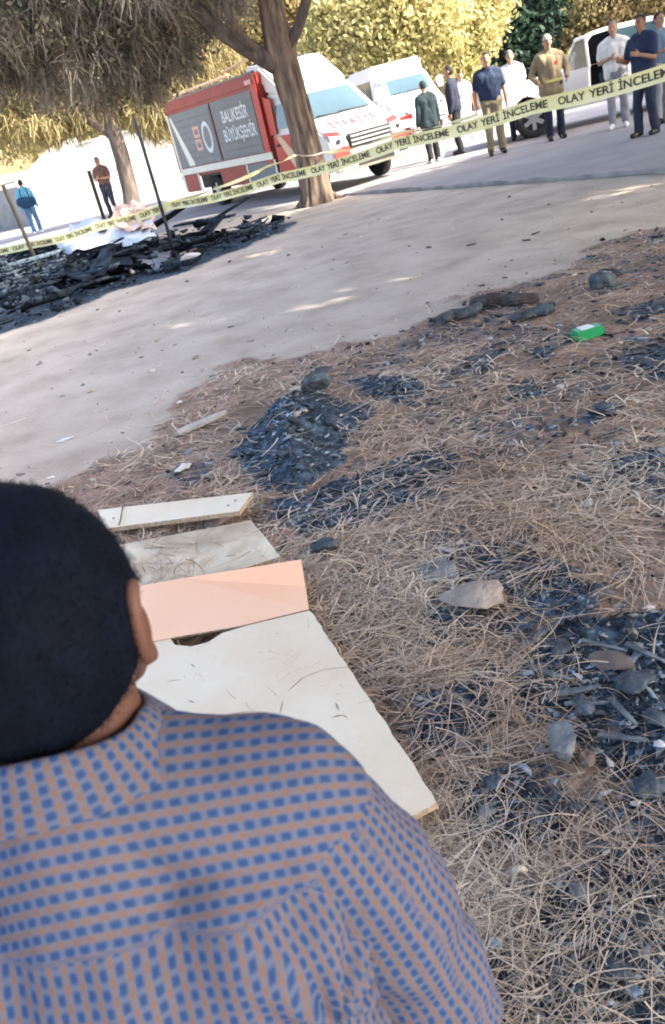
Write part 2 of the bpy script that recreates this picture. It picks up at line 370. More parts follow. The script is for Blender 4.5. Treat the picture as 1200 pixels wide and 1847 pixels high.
def limb(name, pts, rad, mat, parent, step=.12, seg=28, ridge=.12, seed=0):
    p, r = resample(pts, rad, step)
    def rough(i, k):
        a = 2*math.pi*k/seg
        return 1 + ridge*(2*fbm(np.array(math.cos(a)*3.1+7), np.array(math.sin(a)*3.1+i*step*.55), seed, 3)-1) + ridge*.7*(abs(2*float(vn(math.cos(a)*6+3, math.sin(a)*6+i*step*1.1, seed+5))-1)-.5)
    return tube(name, [Vector(x) for x in p], r, mat, parent, seg, rough)
def hang_points(center, radii, n, r):
    u = r.normal(size=(n, 3)); u /= np.linalg.norm(u, axis=1, keepdims=True); return np.array(center)+u*(r.random((n, 1))**.33)*np.array(radii)
SPOTS = []                                              # gaps cut into the unseen crowns to let sun onto set spots of earth
for x_, y_, rx_, ry_ in [(640, 527, 105, 13), (316, 586, 26, 6), (985, 436, 70, 7), (690, 432, 70, 6), (480, 455, 50, 6), (1120, 345, 70, 7)]:
    c_ = gr(x_, y_); SPOTS.append((c_[0], c_[1], abs(gr(x_+rx_*.97, y_-rx_*.245)[0]-c_[0]), abs(gr(x_, y_-ry_)[1]-c_[1])))
def sunlit_gap(P):
    q = P[:, :2]-P[:, 2:3]*np.array([SUN_V.x/SUN_V.z, SUN_V.y/SUN_V.z]); k = np.zeros(len(P), bool)
    for x, y, a, b in SPOTS: k |= ((q[:, 0]-x)/(a+.16))**2+((q[:, 1]-y)/(b+.16))**2 < 1
    return k
def weeping(blobs, r, tuft=10, L=(.45, .9), W=.024, droop=.9, base=None):   # blobs: (centre, radii, number of hanging sprays)
    P = []; D = []; Ln = []
    for c, rad, n in blobs:
        o = hang_points(c, rad, n, r)
        for _ in range(tuft):
            P.append(o+r.normal(size=(n, 3))*.10)
            d = r.normal(size=(n, 3))*.55; d[:, 2] -= droop; D.append(d/np.linalg.norm(d, axis=1, keepdims=True)); Ln.append(r.uniform(*L, n))
    P = np.vstack(P); D = np.vstack(D); Ln = np.hstack(Ln); n = len(P)
    if base is not None:
        k = ~(sunlit_gap(P+D*(Ln*.5)[:, None]+np.array(base)) & (r.random(n) < .8)); P, D, Ln = P[k], D[k], Ln[k]; n = len(P)
    side = np.cross(D, r.normal(size=(n, 3)))
    return ribbons(P, D, Ln, r.uniform(.6, 1.3, n)*W, r.uniform(-.25, .25, n), 2, .25, side)
def leafy(blobs, r, size=.12):                                    # small tilted leaf faces in clumps
    V = []; n0 = 0
    for c, rad, n in blobs:
        k = max(1, n//14); o = hang_points(c, rad, k, r); q = np.repeat(o, 14, 0)+r.normal(size=(k*14, 3))*.22*np.array(rad).mean()**.3
        V.append(q)
    q = np.vstack(V); n = len(q); a = r.normal(size=(n, 3)); a /= np.linalg.norm(a, axis=1, keepdims=True); b = np.cross(a, r.normal(size=(n, 3))); b /= np.linalg.norm(b, axis=1, keepdims=True)
    s = r.uniform(.5, 1.3, (n, 1))*size
    W_ = np.stack([q-a*s, q+b*s*.5, q+a*s, q-b*s*.5], 1).reshape(-1, 3)
    return W_, np.arange(n*4).reshape(-1, 4)

TY = 17.2
tree = empty('tree', tuple(gr(572, 366)), 0, 'thick gnarled tree trunk with crime scene tape passing across it', 'tree')
def lp(o, p): return tuple(np.array(p)-np.array(o.location))
tp = [lp(tree, at(574, 376, TY)), lp(tree, at(571, 350, TY)), lp(tree, at(562, 300, TY)), lp(tree, at(545, 230, TY)), lp(tree, at(524, 150, TY)), lp(tree, at(505, 85, TY)), lp(tree, at(490, 20, TY)), lp(tree, at(478, -70, TY)), lp(tree, at(470, -260, TY)), lp(tree, at(490, -480, TY))]
limb('trunk', tp, [.34, .27, .235, .225, .235, .27, .21, .17, .12, .06], bark, tree, .05, 64, .34, 3)
limb('limb', [lp(tree, at(500, 118, TY)), lp(tree, at(455, 92, TY-.1)), lp(tree, at(405, 62, TY-.25)), lp(tree, at(345, 8, TY-.4)), lp(tree, at(250, -60, TY-.6)), lp(tree, at(80, -130, TY-.9))], [.18, .16, .135, .12, .09, .04], bark_dark, tree, .12, 22, .1, 5)
limb('limb', [lp(tree, at(512, 100, TY)), lp(tree, at(538, 50, TY-.1)), lp(tree, at(556, -10, TY-.2)), lp(tree, at(590, -120, TY-.4)), lp(tree, at(680, -300, TY-.5))], [.12, .10, .09, .08, .04], bark_dark, tree, .12, 18, .1, 6)
limb('limb', [lp(tree, at(470, 97, TY-.1)), lp(tree, at(430, 60, TY-.5)), lp(tree, at(405, 10, TY-.8)), lp(tree, at(380, -90, TY-1.2))], [.09, .075, .06, .03], bark_dark, tree, .12, 12, .1, 8)
for k, (dx, dy) in enumerate([(-.5, -.25), (.55, -.2), (.15, -.55), (.5, .3)]):
    limb('root', [(dx*.3, dy*.3, .25), (dx*.6, dy*.6, .05), (dx*1.1, dy*1.1, -.04)], [.11, .07, .02], bark, tree, .1, 14, .1, 20+k)
r_ = np.random.default_rng(3)
vis = []
for (x, y, Yd, rx, rz, n) in [(40, 40, 17.2, 1.3, .9, 130), (50, 110, 18.2, 1.1, .6, 80), (150, 60, 17.0, 1.2, 1.0, 150), (170, 120, 18, 1.2, .7, 110), (240, 40, 17.4, 1.1, .9, 130), (255, 110, 18, .9, .6, 80), (320, 40, 18.2, .8, .6, 70), (390, 0, 18.5, .8, .5, 60), (-80, 70, 17.5, 1.2, .9, 90), (20, 10, 16.5, 1.4, .8, 120), (120, -40, 16.8, 1.3, .6, 90), (260, -50, 16.5, 1.2, .6, 80), (420, -60, 17.0, .9, .5, 50), (290, 95, 18.8, .7, .5, 50)]:
    c = at(x, y, Yd)-np.array(tree.location); vis.append((c, (rx, 1.0, rz), n))
vis = [(c, r, int(n*.9)) for c, r, n in vis]; V, Fq = weeping(vis, r_, 30, (.12, .42), .016, .42); link('crown', mesh_np('crown', V, Fq, leaf_grey), tree)
V, Fq = leafy([(c, r*np.array([1, 1, .9]), n*9) for c, r, n in [(c, np.array(r), n) for c, r, n in vis]], r_, .055); link('leaf_tufts', mesh_np('leaf_tufts', V, Fq, M('olive_tufts', (.075, .085, .045), .8, .3, .9, island=.6, trans=.35, col2=(.19, .185, .12))), tree)
hi = [((-3.2, -.4, 7.0), (3.4, 3.2, 1.3), 560), ((1.4, -.3, 7.6), (3.4, 3.0, 1.5), 560), ((0, -.5, 9.3), (3.6, 3.0, 1.3), 600), ((-1, 1.5, 6.8), (3.5, 2, 1.0), 300), ((3.8, -2.5, 7.2), (2.4, 2.4, 1.2), 450)]
V, Fq = weeping(hi, r_, 9, (.5, .9), .055, .9, tree.location); link('upper_crown', mesh_np('upper_crown', V, Fq, leaf_grey), tree)

t2 = empty('tree', tuple(gr(240, 384)), 0, 'leaning slender tree before the white wall, forked low under drooping foliage', 'tree')
Y2 = 29.0
limb('trunk', [lp(t2, at(x, y, Y2)) for x, y in [(242, 390), (236, 350), (222, 290), (205, 235), (196, 205), (205, 140), (215, 50)]], [.34, .27, .24, .23, .2, .15, .08], bark_dark, t2, .14, 24, .1, 41)  # darker bark here puts the trunk's partial shade into its colour
limb('limb', [lp(t2, at(x, y, Y2)) for x, y in [(208, 245), (180, 228), (150, 210), (118, 196), (70, 150)]], [.18, .15, .12, .1, .05], bark_dark, t2, .14, 14, .1, 43)
r_ = np.random.default_rng(5)
vis = []
for (x, y, rx, rz, n) in [(110, 215, .7, .4, 45), (60, 225, .8, .35, 45), (180, 150, 1.6, .9, 160), (280, 200, 1.1, .6, 80), (330, 130, 1.3, .8, 120), (60, 150, 1.5, .8, 120), (240, 60, 2, 1.2, 180), (100, 40, 2, 1.2, 160), (0, 215, .9, .5, 50), (375, 90, .9, .8, 90), (-40, 120, 1.5, 1.2, 90)]:
    vis.append((at(x, y, Y2+.5)-np.array(t2.location), (rx, 1.2, rz), n))
V, Fq = weeping(vis, r_, 24, (.2, .6), .036, .6); link('crown', mesh_np('crown', V, Fq, leaf_warm), t2)

# bright bushy trees behind the fire vehicle and the van
def bushy(px_, py_, Yd, blobs, mat, lab, cat, group, size, trunk_px, seed, mode='leaf'):
    b = gr(px_, py_); b = at(px_, py_, Yd); b[2] = 0
    t = empty('tree', tuple(b), 0, lab, cat, group); r = np.random.default_rng(seed)
    top = at(*blobs[0][:2], Yd)-b
    limb('trunk', [(0, 0, -.1), (top[0]*.3, 0, max(top[2]*.35, .7)), (top[0]*.8, 0, max(top[2]*.8, 1.3))], [.28, .22, .1], bark_dark, t, .3, 12, .1, seed)
    bl = [(at(x, y, Yd+dy)-b, (rx, max(rx*.7, .8), rz), n) for x, y, rx, rz, n, dy in blobs]
    V, Fq = leafy(bl, r, size) if mode == 'leaf' else weeping(bl, r, 12, (.4, .9), .04)
    link('crown', mesh_np('crown', V, Fq, mat), t); return t
G = 'trees behind the parked vehicles'
bushy(705, 235, 40, [(690, 60, 2.0, 1.5, 5200, 0), (640, 20, 2.0, 1.5, 4200, .5), (750, 30, 2.2, 1.6, 5200, -.5), (600, 70, 1.5, 1.2, 2600, .5), (780, 85, 1.6, 1.0, 2600, 0), (700, -40, 3, 1.4, 3000, 0), (660, 110, 1.4, .6, 1500, 0)], leaf_yel, 'sunlit yellow leaved tree behind the fire vehicle', 'tree', G, .13, 0, 11)
bushy(860, 200, 41, [(850, 40, 1.4, 1.5, 4200, 0), (820, 100, 1.3, 1.0, 2600, 0), (870, 0, 1.4, 1.2, 2600, .3), (800, 0, 1.6, 1.4, 3000, 0), (840, 130, 1.0, .6, 1200, -.4)], leaf_yel, 'sunlit yellow leaved tree beside the dark conifer', 'tree', G, .13, 0, 12)
bushy(975, 190, 47, [(960, 60, 2.6, 2.6, 9000, 0), (920, 120, 1.6, 1.6, 4000, -.3), (1000, 110, 1.6, 1.6, 4000, -.2), (960, -20, 2.2, 1.8, 4000, 0), (1010, 40, 1.4, 1.5, 3000, 0), (900, 160, 1.2, 1.0, 2000, -1)], leaf_dark, 'dark green conifer behind the firefighter in khaki', 'tree', G, .17, 0, 13)
bushy(1120, 150, 44, [(1100, 20, 1.8, 1.2, 4000, 0), (1180, 0, 1.8, 1.2, 4000, 0), (1060, 70, 1.2, .9, 2000, 0), (1150, 80, 1.8, 1.0, 3000, .5)], M('dry_leaves', (.15, .11, .05), .85, .3, .5, island=.4, trans=.3, col2=(.20, .17, .07)), 'brownish dry bush behind the white pickup', 'bush', G, .14, 0, 14)
bushy(440, 300, 46, [(440, 90, 3, 1.8, 6000, 0), (340, 130, 2.4, 1.5, 4500, 0), (520, 40, 2.4, 1.8, 4500, 0), (420, 20, 3, 1.5, 4000, 0), (560, 120, 1.8, 1.2, 2500, 0), (300, 60, 2.6, 1.8, 4000, 0)], M('olive_gold_leaves', (.16, .12, .045), .85, .3, .5, island=.4, trans=.3, col2=(.25, .21, .08)), 'golden olive tree above the red vehicle roof', 'tree', G, .15, 0, 15)
bushy(130, 330, 50, [(130, 180, 3.2, 2.0, 6500, 0), (20, 230, 2.4, 1.6, 4000, 0), (240, 170, 2.6, 1.8, 5000, 0), (40, 120, 3, 2, 5000, 0), (-60, 200, 2.4, 2, 3000, 0), (180, 80, 3.4, 2, 5000, 0), (310, 190, 1.6, 1.2, 2500, 0)], leaf_yel, 'sunlit yellow green tree above the white wall', 'tree', G, .16, 0, 16)
bushy(1260, 130, 48, [(1240, 20, 2.4, 2.0, 5000, 0), (1180, 60, 2, 1.5, 3000, 0), (1300, 60, 2.4, 2, 3000, 0)], leaf_dark, 'dark tree at the far right behind the vehicles', 'tree', G, .16, 0, 17)
for k, (px0, sx, py0) in enumerate([(70, 0, 120), (300, 0, 60), (520, 0, 20), (760, 0, -40), (1000, 0, -80), (1200, 0, -120)]):
    bushy(px0, py0+150, 58, [(px0, py0, 4.5, 3.0, 5200, 0), (px0+110, py0-60, 4, 2.6, 3600, 1), (px0-90, py0-90, 4, 2.6, 3600, 1), (px0, py0-160, 4.5, 2.6, 3000, 1)], leaf_dark if k in (4,) else M('far_olive_leaves', (.10, .085, .035), .85, .3, .4, island=.4, trans=.3, col2=(.17, .145, .05)), ['olive tree far behind the grey boundary wall', 'olive tree far behind the white wall', 'olive tree far behind the fire vehicle cab', 'olive tree far behind the white van', 'dark tree far behind the conifer', 'olive tree far behind the pickup roof'][k], 'tree', 'trees on the far slope', .24, 0, 50+k)

# pines standing to the right of and behind the photographer, whose crowns shade the burnt ground
def shade_pine(x, y, h, R, lab, seed, n=1):
    t = empty('pine_tree', (x, y, 0), 0, lab, 'tree', 'shade pines around the burnt ground'); r = np.random.default_rng(seed)
    limb('trunk', [(0, 0, -.1), (.1, .05, h*.3), (-.05, .1, h*.6), (.1, 0, h)], [.28, .22, .17, .05], bark, t, .3, 16, .1, seed)
    bl = []
    for k in range(7):
        a = 2*math.pi*k/7+seed; rr = R*.62; z = h*.74+r.uniform(-.5, .5)
        limb('limb', [(0, 0, h*.5+.1*k), (math.cos(a)*rr*.5, math.sin(a)*rr*.5, h*.66), (math.cos(a)*rr, math.sin(a)*rr, z)], [.09, .07, .03], bark_dark, t, .4, 8, .1, seed+k)
        bl.append(((math.cos(a)*rr, math.sin(a)*rr, z), (R*.42, R*.42, .8), int(330*n)))
    bl.append(((0, 0, h*.92), (R*.5, R*.5, .9), int(380*n)))
    V, Fq = weeping(bl, r, 9, (.3, .6), .075, .2, (x, y, 0)); link('crown', mesh_np('crown', V, Fq, leaf_shade), t)
shade_pine(6.0, 5.4, 7.6, 5.2, 'pine just right of the burnt needle bed', 101)
shade_pine(4.4, -1.6, 7.6, 4.4, 'pine behind the photographer on the right', 102)
shade_pine(10.6, 6.2, 9.4, 4.8, 'taller pine beyond the nearest pine on the right', 103)
shade_pine(9.4, -.6, 9.4, 4.8, 'taller pine behind the photographer further right', 104)
shade_pine(10.2, 11.2, 8.6, 3.6, 'pine at the edge of the pale yard', 105)
shade_pine(-1.5, -2.6, 7.6, 4.0, 'pine directly behind the photographer', 106)
shade_pine(14.6, 12.4, 8.8, 4.4, 'unseen pine added right of the yard to shade the standing people', 107, .55)  # out of view, added to break up the sun on the yard
shade_pine(18.2, 17.5, 9.0, 4.6, 'unseen pine added further along the yard to shade the pickup', 108, .5)  # also added out of view, for dappled shade on the yard
shade_pine(6.0, 9.9, 7.8, 3.5, 'unseen slim pine added beyond the green container to shade the burnt heap', 109, .9)  # added out of view so its crown shades the heap
# ------------------------------------------------------------------ litter, char and ash on the ground
needle_mat = M('dry_pine_needles', (.45, .29, .185), .75, .25, 1.1, island=.55, col2=(.66, .54, .40), spec=.25)
def scatter(n, d0, d1, a0, a1, r):
    d = d0*np.exp(r.random(n)*math.log(d1/d0)); a = np.radians(r.uniform(a0, a1, n)); return np.stack([d*np.sin(a), d*np.cos(a)], 1)
r_ = np.random.default_rng(21)
Pn = scatter(135000, .75, 10.5, -42, 55, r_)
lm_ = lit_mask(Pn); am_ = ash_mask(Pn); clump = fbm(Pn[:, 0]*2.6, Pn[:, 1]*2.6, 55)
keep = r_.random(len(Pn)) < np.maximum(lm_, .05)*(1-.86*am_)*np.clip(np.hypot(Pn[:, 0], Pn[:, 1])/2.2, .5, 1)*np.clip((clump-.28)*3.6, .10, 1)*np.clip(1.25-np.hypot(Pn[:, 0], Pn[:, 1])/9, .12, 1)
Pn = Pn[keep]; clump = clump[keep]; n = len(Pn); d = np.hypot(Pn[:, 0], Pn[:, 1])
th = r_.uniform(0, 2*math.pi, n) + .0; el = r_.normal(.06, .16, n)
D = np.stack([np.cos(th)*np.cos(el), np.sin(th)*np.cos(el), np.sin(el)], 1)
Ln = r_.uniform(.06, .20, n)*np.clip(1.0+d*.02, .9, 1.2)
z0 = gz(Pn)+r_.random(n)**1.6*.034+.003 + np.clip(clump-.5, 0, 1)*.05
Vn_, Fn_ = ribbons(np.column_stack([Pn, z0]), D, Ln, .0034*np.clip(d/2.0, .8, 2.6)*np.where(r_.random(n) < .45, .5, 1)*r_.uniform(.6, 1.4, n), r_.normal(0, .5, n), 4, np.clip(el, 0, 1)*.9+.02)
tag(link('pine_needles', mesh_np('pine_needles', Vn_, Fn_, needle_mat)), 'dry tan pine needles strewn over burnt ground', None, None, 'stuff')

def chunk_verts(P, S, r):                                # broken lumps with 8 uneven corners
    n = len(P); c = np.array([[x, y, z] for z in (-1, 1) for y in (-1, 1) for x in (-1, 1)], float)
    q = c[None]*(1+r.uniform(-.55, .25, (n, 8, 1)))*S[:, None, :] + r.normal(size=(n, 8, 3))*S[:, None, :]*.22
    a = r.uniform(0, 6.28, n); ca, sa = np.cos(a)[:, None], np.sin(a)[:, None]; t = r.normal(0, .35, n)[:, None]
    x, y, z = q[..., 0], q[..., 1], q[..., 2]; y, z = y*np.cos(t)-z*np.sin(t), y*np.sin(t)+z*np.cos(t)
    q = np.stack([x*ca-y*sa, x*sa+y*ca, z], -1)+P[:, None, :]
    f = np.array([[0, 2, 3, 1], [4, 5, 7, 6], [0, 1, 5, 4], [2, 6, 7, 3], [0, 4, 6, 2], [1, 3, 7, 5]])
    return q.reshape(-1, 3), (np.arange(n)[:, None, None]*8+f[None]).reshape(-1, 4)
char_mat = M('charcoal', (.014, .016, .020), .8, .3, 14, .5, 60, island=.9, col2=(.055, .07, .09), spec=.3)
ashgrey_mat = M('grey_ash', (.12, .155, .185), .95, .3, 14, .5, 60, island=.8, col2=(.27, .31, .34))
Pc = scatter(250000, .8, 10, -42, 55, r_); ac = ash_mask(Pc); Pc = Pc[r_.random(len(Pc)) < ac*.55+.045*lit_mask(Pc)]
n = len(Pc); d = np.hypot(Pc[:, 0], Pc[:, 1]); s = (.0018+.0085*r_.random(n)**5)*np.clip(.7+d*.2, .85, 2.3)
S = np.stack([s*r_.uniform(.7, 1.4, n)*np.where(r_.random(n) < .22, r_.uniform(1.5, 4.5, n), 1), s*r_.uniform(.5, 1.1, n), s*r_.uniform(.12, .6, n)], 1)
g = r_.random(n) < .34
for nm, mk, mt in (('char_crumbs', ~g, char_mat), ('ash_flakes', g, ashgrey_mat)):
    P3 = np.column_stack([Pc[mk], gz(Pc[mk])+S[mk, 2]*.5])
    V, Fq = chunk_verts(P3, S[mk]*(1 if nm[0] == 'c' else np.array([1.2, 1.3, .35])), r_)
    tag(link(nm, mesh_np(nm, V, Fq, mt)), 'small %s lying in the burnt patches' % ('black lumps of charcoal' if nm[0] == 'c' else 'grey flakes of ash'), None, None, 'stuff')
Pt = scatter(8000, 2, 13, -42, 42, r_); k = r_.random(len(Pt)) < .10+.25*lit_mask(Pt); Pt = Pt[k]; n = len(Pt); d = np.hypot(Pt[:, 0], Pt[:, 1])
s = (.003+.008*r_.random(n)**3)*np.clip(.7+d*.15, .9, 2.2); S = np.stack([s*r_.uniform(.8, 2.5, n), s, s*.5], 1)
V, Fq = chunk_verts(np.column_stack([Pt, gz(Pt)+S[:, 2]*.4]), S, r_)
tag(link('path_grit', mesh_np('path_grit', V, Fq, M('grit', (.18, .15, .13), .9, .2, 5, island=.8, col2=(.40, .36, .32)))), 'loose grit and bark crumbs on the bare earth', None, None, 'stuff')

# ------------------------------------------------------------------ single lumps, stones and scraps
_ico = bmesh.new(); bmesh.ops.create_icosphere(_ico, subdivisions=3, radius=1); _iv = np.array([v.co[:] for v in _ico.verts]); _if = [tuple(v.index for v in f.verts) for f in _ico.faces]; _ico.free()
def lump(name, p, size, mat, label, cat, rz=0, seed=1, facets=9, rough=.16, lift=.35, group=None, tilt=0):
    r = np.random.default_rng(seed); V = _iv.copy()
    for _ in range(facets):                              # flat broken faces cut off the ball
        nrm = r.normal(size=3); nrm /= np.linalg.norm(nrm); h = r.uniform(.5, .85); dd = V @ nrm; o = dd > h; V[o] -= np.outer(dd[o]-h, nrm)
    V *= (1+(fbm(V[:, 0]*2.2+seed, V[:, 1]*2.2+V[:, 2]*1.7, seed, 5)-.5)[:, None]*max(rough, .10)*5)
    V = V/np.abs(V).max(0)*np.array(size)/2
    c, s = math.cos(rz), math.sin(rz); ct, st = math.cos(tilt), math.sin(tilt)
    V = np.stack([V[:, 0], V[:, 1]*ct-V[:, 2]*st, V[:, 1]*st+V[:, 2]*ct], 1); V = np.stack([V[:, 0]*c-V[:, 1]*s, V[:, 0]*s+V[:, 1]*c, V[:, 2]], 1)
    g = gr(*p); o = link(name, mesh_np(name, V, _if, mat, False), None, (g[0], g[1], gz1(g[0], g[1])+size[2]*lift))
    return tag(o, label, cat, group)
stone_tan = M('tan_stone', (.31, .235, .175), .9, .2, 9, .7, 40, col2=(.45, .365, .295))
stone_grey = M('ash_stained_stone', (.12, .12, .12), .9, .2, 12, .9, 45, col2=(.29, .29, .285))
stone_blue = M('soot_blue_stone', (.028, .037, .047), .9, .3, 14, .9, 45, col2=(.13, .155, .175))
stone_brown = M('brown_scorched_stone', (.13, .095, .08), .9, .3, 10, .6, 40, col2=(.22, .165, .14))
scorched = M('scorched_log', (.025, .021, .02), .85, .3, 12, .8, 40, col2=(.11, .085, .07))
soot = M('soot_black', (.018, .02, .024), .65, .3, 16, .7, 50, col2=(.075, .09, .105), spec=.5)
white_scrap = M('pale_scrap', (.66, .63, .58), .8, .12, 9, .3, 30)
def log_(name, a, b, r, mat, label, cat, seed=0, r2=None, lift=1.0, group=None):
    a = gr(*a); b = gr(*b); a[2] = gz1(a[0], a[1])+r*lift; b[2] = gz1(b[0], b[1])+(r2 or r)*lift
    pts = [a+(b-a)*t+np.array([0, 0, 1])*0 + (np.array([vn(t*4, 0., seed)-.5, vn(t*4, 3., seed)-.5, (vn(t*4, 5., seed)-.5)*.4])*r*1.4) for t in np.linspace(0, 1, 9)]
    mid = pts[4]; rr = [r+((r2 or r)-r)*t for t in np.linspace(0, 1, 9)]; rr[0] *= .8; rr[-1] *= .7
    o = tube(name, [Vector(p-mid) for p in pts], rr, mat, None, 12, lambda i, k: .78+.45*float(vn(i*1.1, k*.9, seed+3)), smooth=False); o.location = mid
    return tag(o, label, cat, group)
lump('rock', (1087, 520), (.23, .18, .16), stone_blue, 'soot blue boulder beyond the green bottle crate piece', 'stone', .3, 3, 9, .1)
bpy.data.objects['rock']['label'] = 'soot blue angular boulder on the litter above the green container'
lump('charred_lump', (1112, 497), (.09, .08, .06), soot, 'small black lump touching the far side of the blue boulder', 'charred lump', 0, 5)
log_('charred_stick', (1075, 533), (1150, 512), .018, soot, 'thin black stick beside the blue boulder', 'stick', 4)
log_('charred_log', (792, 588), (872, 563), .042, soot, 'short scorched log lying left of the longer log pair', 'log', 5)
log_('charred_log', (857, 558), (968, 548), .048, scorched, 'longer scorched log pointing at the blue boulder', 'log', 9)
log_('charred_log', (925, 580), (1000, 566), .034, soot, 'black burnt branch stub in front of the longer log', 'log', 13)
lump('charred_lump', (985, 560), (.15, .10, .09), stone_blue, 'grey blue lump at the right end of the scorched logs', 'charred lump', .2, 14)
lump('stone', (858, 1085), (.25, .19, .07), stone_tan, 'large flat tan stone half sunk in the pine needles', 'stone', -.62, 21, 8, .06, .55)
lump('stone', (798, 1038), (.17, .17, .05), stone_grey, 'dusty grey stone just behind the flat tan stone', 'stone', -.3, 23, 8, .06, .5)
lump('charred_block', (590, 997), (.135, .09, .085), soot, 'black charred wood block right of the cream sheet', 'charred block', .05, 27, 9, .07, .42)
lump('stone', (578, 735), (.23, .15, .14), stone_blue, 'dark stone sitting on top of the ash heap', 'stone', .25, 31, 8, .06, .55)
lump('charred_lump', (580, 676), (.18, .10, .08), soot, 'black lump at the far edge of the ash heap', 'charred lump', .1, 33)
lump('stone', (1020, 1360), (.085, .10, .11), stone_grey, 'upright rounded grey stone in the lower right ash', 'stone', .1, 41, 12, .15, .42)
lump('stone', (1055, 1372), (.075, .06, .05), stone_brown, 'mauve brown stone leaning on the upright grey stone', 'stone', .5, 43, 7)
lump('stone', (1168, 1425), (.10, .085, .05), stone_blue, 'blue grey stone at the right edge below the rubble', 'stone', .4, 45, 8)
lump('slate', (1082, 1532), (.085, .045, .022), stone_blue, 'flat blue slate piece among needles near the shell', 'stone', -.5, 47, 9, .04)
lump('stone', (893, 1412), (.062, .055, .04), stone_blue, 'bluish stone between the board corner and the grey stone', 'stone', .2, 49, 7)
lump('stone', (875, 1470), (.06, .05, .03), stone_grey, 'grey ashy stone closest to the white board corner', 'stone', .8, 51, 7)
lump('charred_board', (1105, 1200), (.14, .075, .03), stone_brown, 'brown scorched board end in the right hand ash heap', 'board', -.65, 53, 9, .03, .5, None, .3)
lump('stone', (1150, 1235), (.13, .09, .06), stone_blue, 'slate blue lump right of the brown board end', 'stone', .2, 55, 8)
lump('charred_lump', (1040, 1462), (.05, .045, .04), soot, 'black lump below the upright grey stone', 'charred lump', .2, 57, 7)
lump('charred_lump', (965, 1600), (.05, .045, .035), stone_brown, 'dark brown lump beside the snail shell', 'charred lump', .2, 59, 7)
lump('stone', (1050, 1620), (.05, .06, .03), stone_grey, 'grey chip at the edge of the bottom right ash', 'stone', .7, 61, 7)
lump('stone', (1120, 1770), (.07, .06, .035), stone_blue, 'blue sooty lump at the very bottom right', 'stone', .1, 63, 7)
lump('stone', (1010, 1760), (.05, .05, .03), soot, 'black lump in the bottom right ash patch', 'charred lump', .1, 64, 7)
lump('plaster_scrap', (897, 1712), (.042, .034, .012), M('pale_blue_plaster', (.42, .50, .53), .8, .12, 12, .3), 'pale blue scrap beside the plaid sleeve', 'scrap', .3, 65, 9, .05, .8)
lump('paper_scrap', (1100, 1372), (.022, .032, .02), white_scrap, 'white chip in the ash right of the grey stone', 'scrap', .1, 67, 7)
lump('paper_scrap', (1090, 1428), (.042, .014, .01), white_scrap, 'thin white sliver in front of the grey stone', 'scrap', .1, 69, 7)
lump('paper_scrap', (1150, 1450), (.035, .02, .012), white_scrap, 'pale flake beside the blue grey stone', 'scrap', .1, 70, 7)
lump('paper_scrap', (1190, 1350), (.03, .03, .02), white_scrap, 'white chip at the right edge above the blue stone', 'scrap', .1, 72, 7)
lump('paper_scrap', (332, 847), (.13, .075, .045), white_scrap, 'crumpled white paper above the nailed plank', 'paper', .5, 71, 9, .2, .3)
lump('paper_scrap', (325, 725), (.06, .03, .02), white_scrap, 'tiny white scrap on the bare earth edge', 'paper', .5, 73, 7)
lump('paper_scrap', (118, 792), (.14, .05, .02), white_scrap, 'flat white scrap on the bare earth at left', 'paper', .1, 75, 7)
lump('paper_scrap', (1012, 697), (.05, .04, .025), white_scrap, 'white chip beside the small far ash patch', 'scrap', .1, 77, 7)
lump('paper_scrap', (92, 860), (.06, .03, .02), white_scrap, 'small white scrap beside the man dark hair', 'scrap', .1, 78, 7)
lump('stone', (402, 946), (.17, .08, .075), stone_brown, 'brown stone propping the end of the nailed plank', 'stone', .25, 79, 7, .06, .45)
LUMPS = ['black lump in the centre of the big ash heap', 'small lump left of the dark stone on the ash heap', 'black lump touching the front of the dark stone', 'lump at the near end of the big ash heap', 'bluish lump at the right tip of the big ash heap', 'black lump at the left rim of the big ash heap', 'black lump on the left of the small ash ring', 'bluish lump on the right of the small ash ring', 'black lump in the middle of the small ash ring', 'black lump in the far ash patch left of the green container', 'bluish lump in the far ash patch left of the green container', 'black lump nearest to the green container', 'black lump in the ash patch with the white chip', 'bluish lump in the ash patch at the right edge', 'black lump at the back left of the right hand ash heap', 'black lump beside the slat at the back of the right ash heap', 'bluish lump at the front of the right hand ash heap', 'black lump left of the upright grey stone', 'black lump in the patch behind the right hand ash heap', 'bluish lump in the needles right of the big ash heap', 'black lump between the big ash heap and the charred block', 'black lump at the far right edge below the green container', 'bluish lump right of the ash patch with white chip', 'black lump at the right edge of the bottom ash', 'small black lump near the pale blue scrap', 'bluish lump at the right edge above the blue stone']
for k, (x, y, s) in enumerate([(500, 800, .07), (545, 770, .06), (600, 775, .08), (520, 850, .07), (640, 745, .07), (480, 770, .06), (700, 705, .08), (735, 700, .07), (690, 720, .06), (850, 650, .08), (880, 640, .07), (975, 635, .09), (950, 705, .07), (1150, 830, .07), (960, 1150, .06), (1010, 1180, .07), (1050, 1280, .06), (1000, 1260, .05), (1080, 1060, .05), (760, 850, .06), (560, 940, .05), (1160, 655, .08), (1090, 735, .08), (1170, 1680, .05), (930, 1760, .04), (1180, 1300, .06)]):
    lump('charred_lump', (x, y), (s*1.6, s, s*.42), [soot, stone_blue, soot][k % 3], LUMPS[k], 'charred lump', k*.7, 200+k, 8, .1, .35, 'charred lumps strewn over the ash patches')
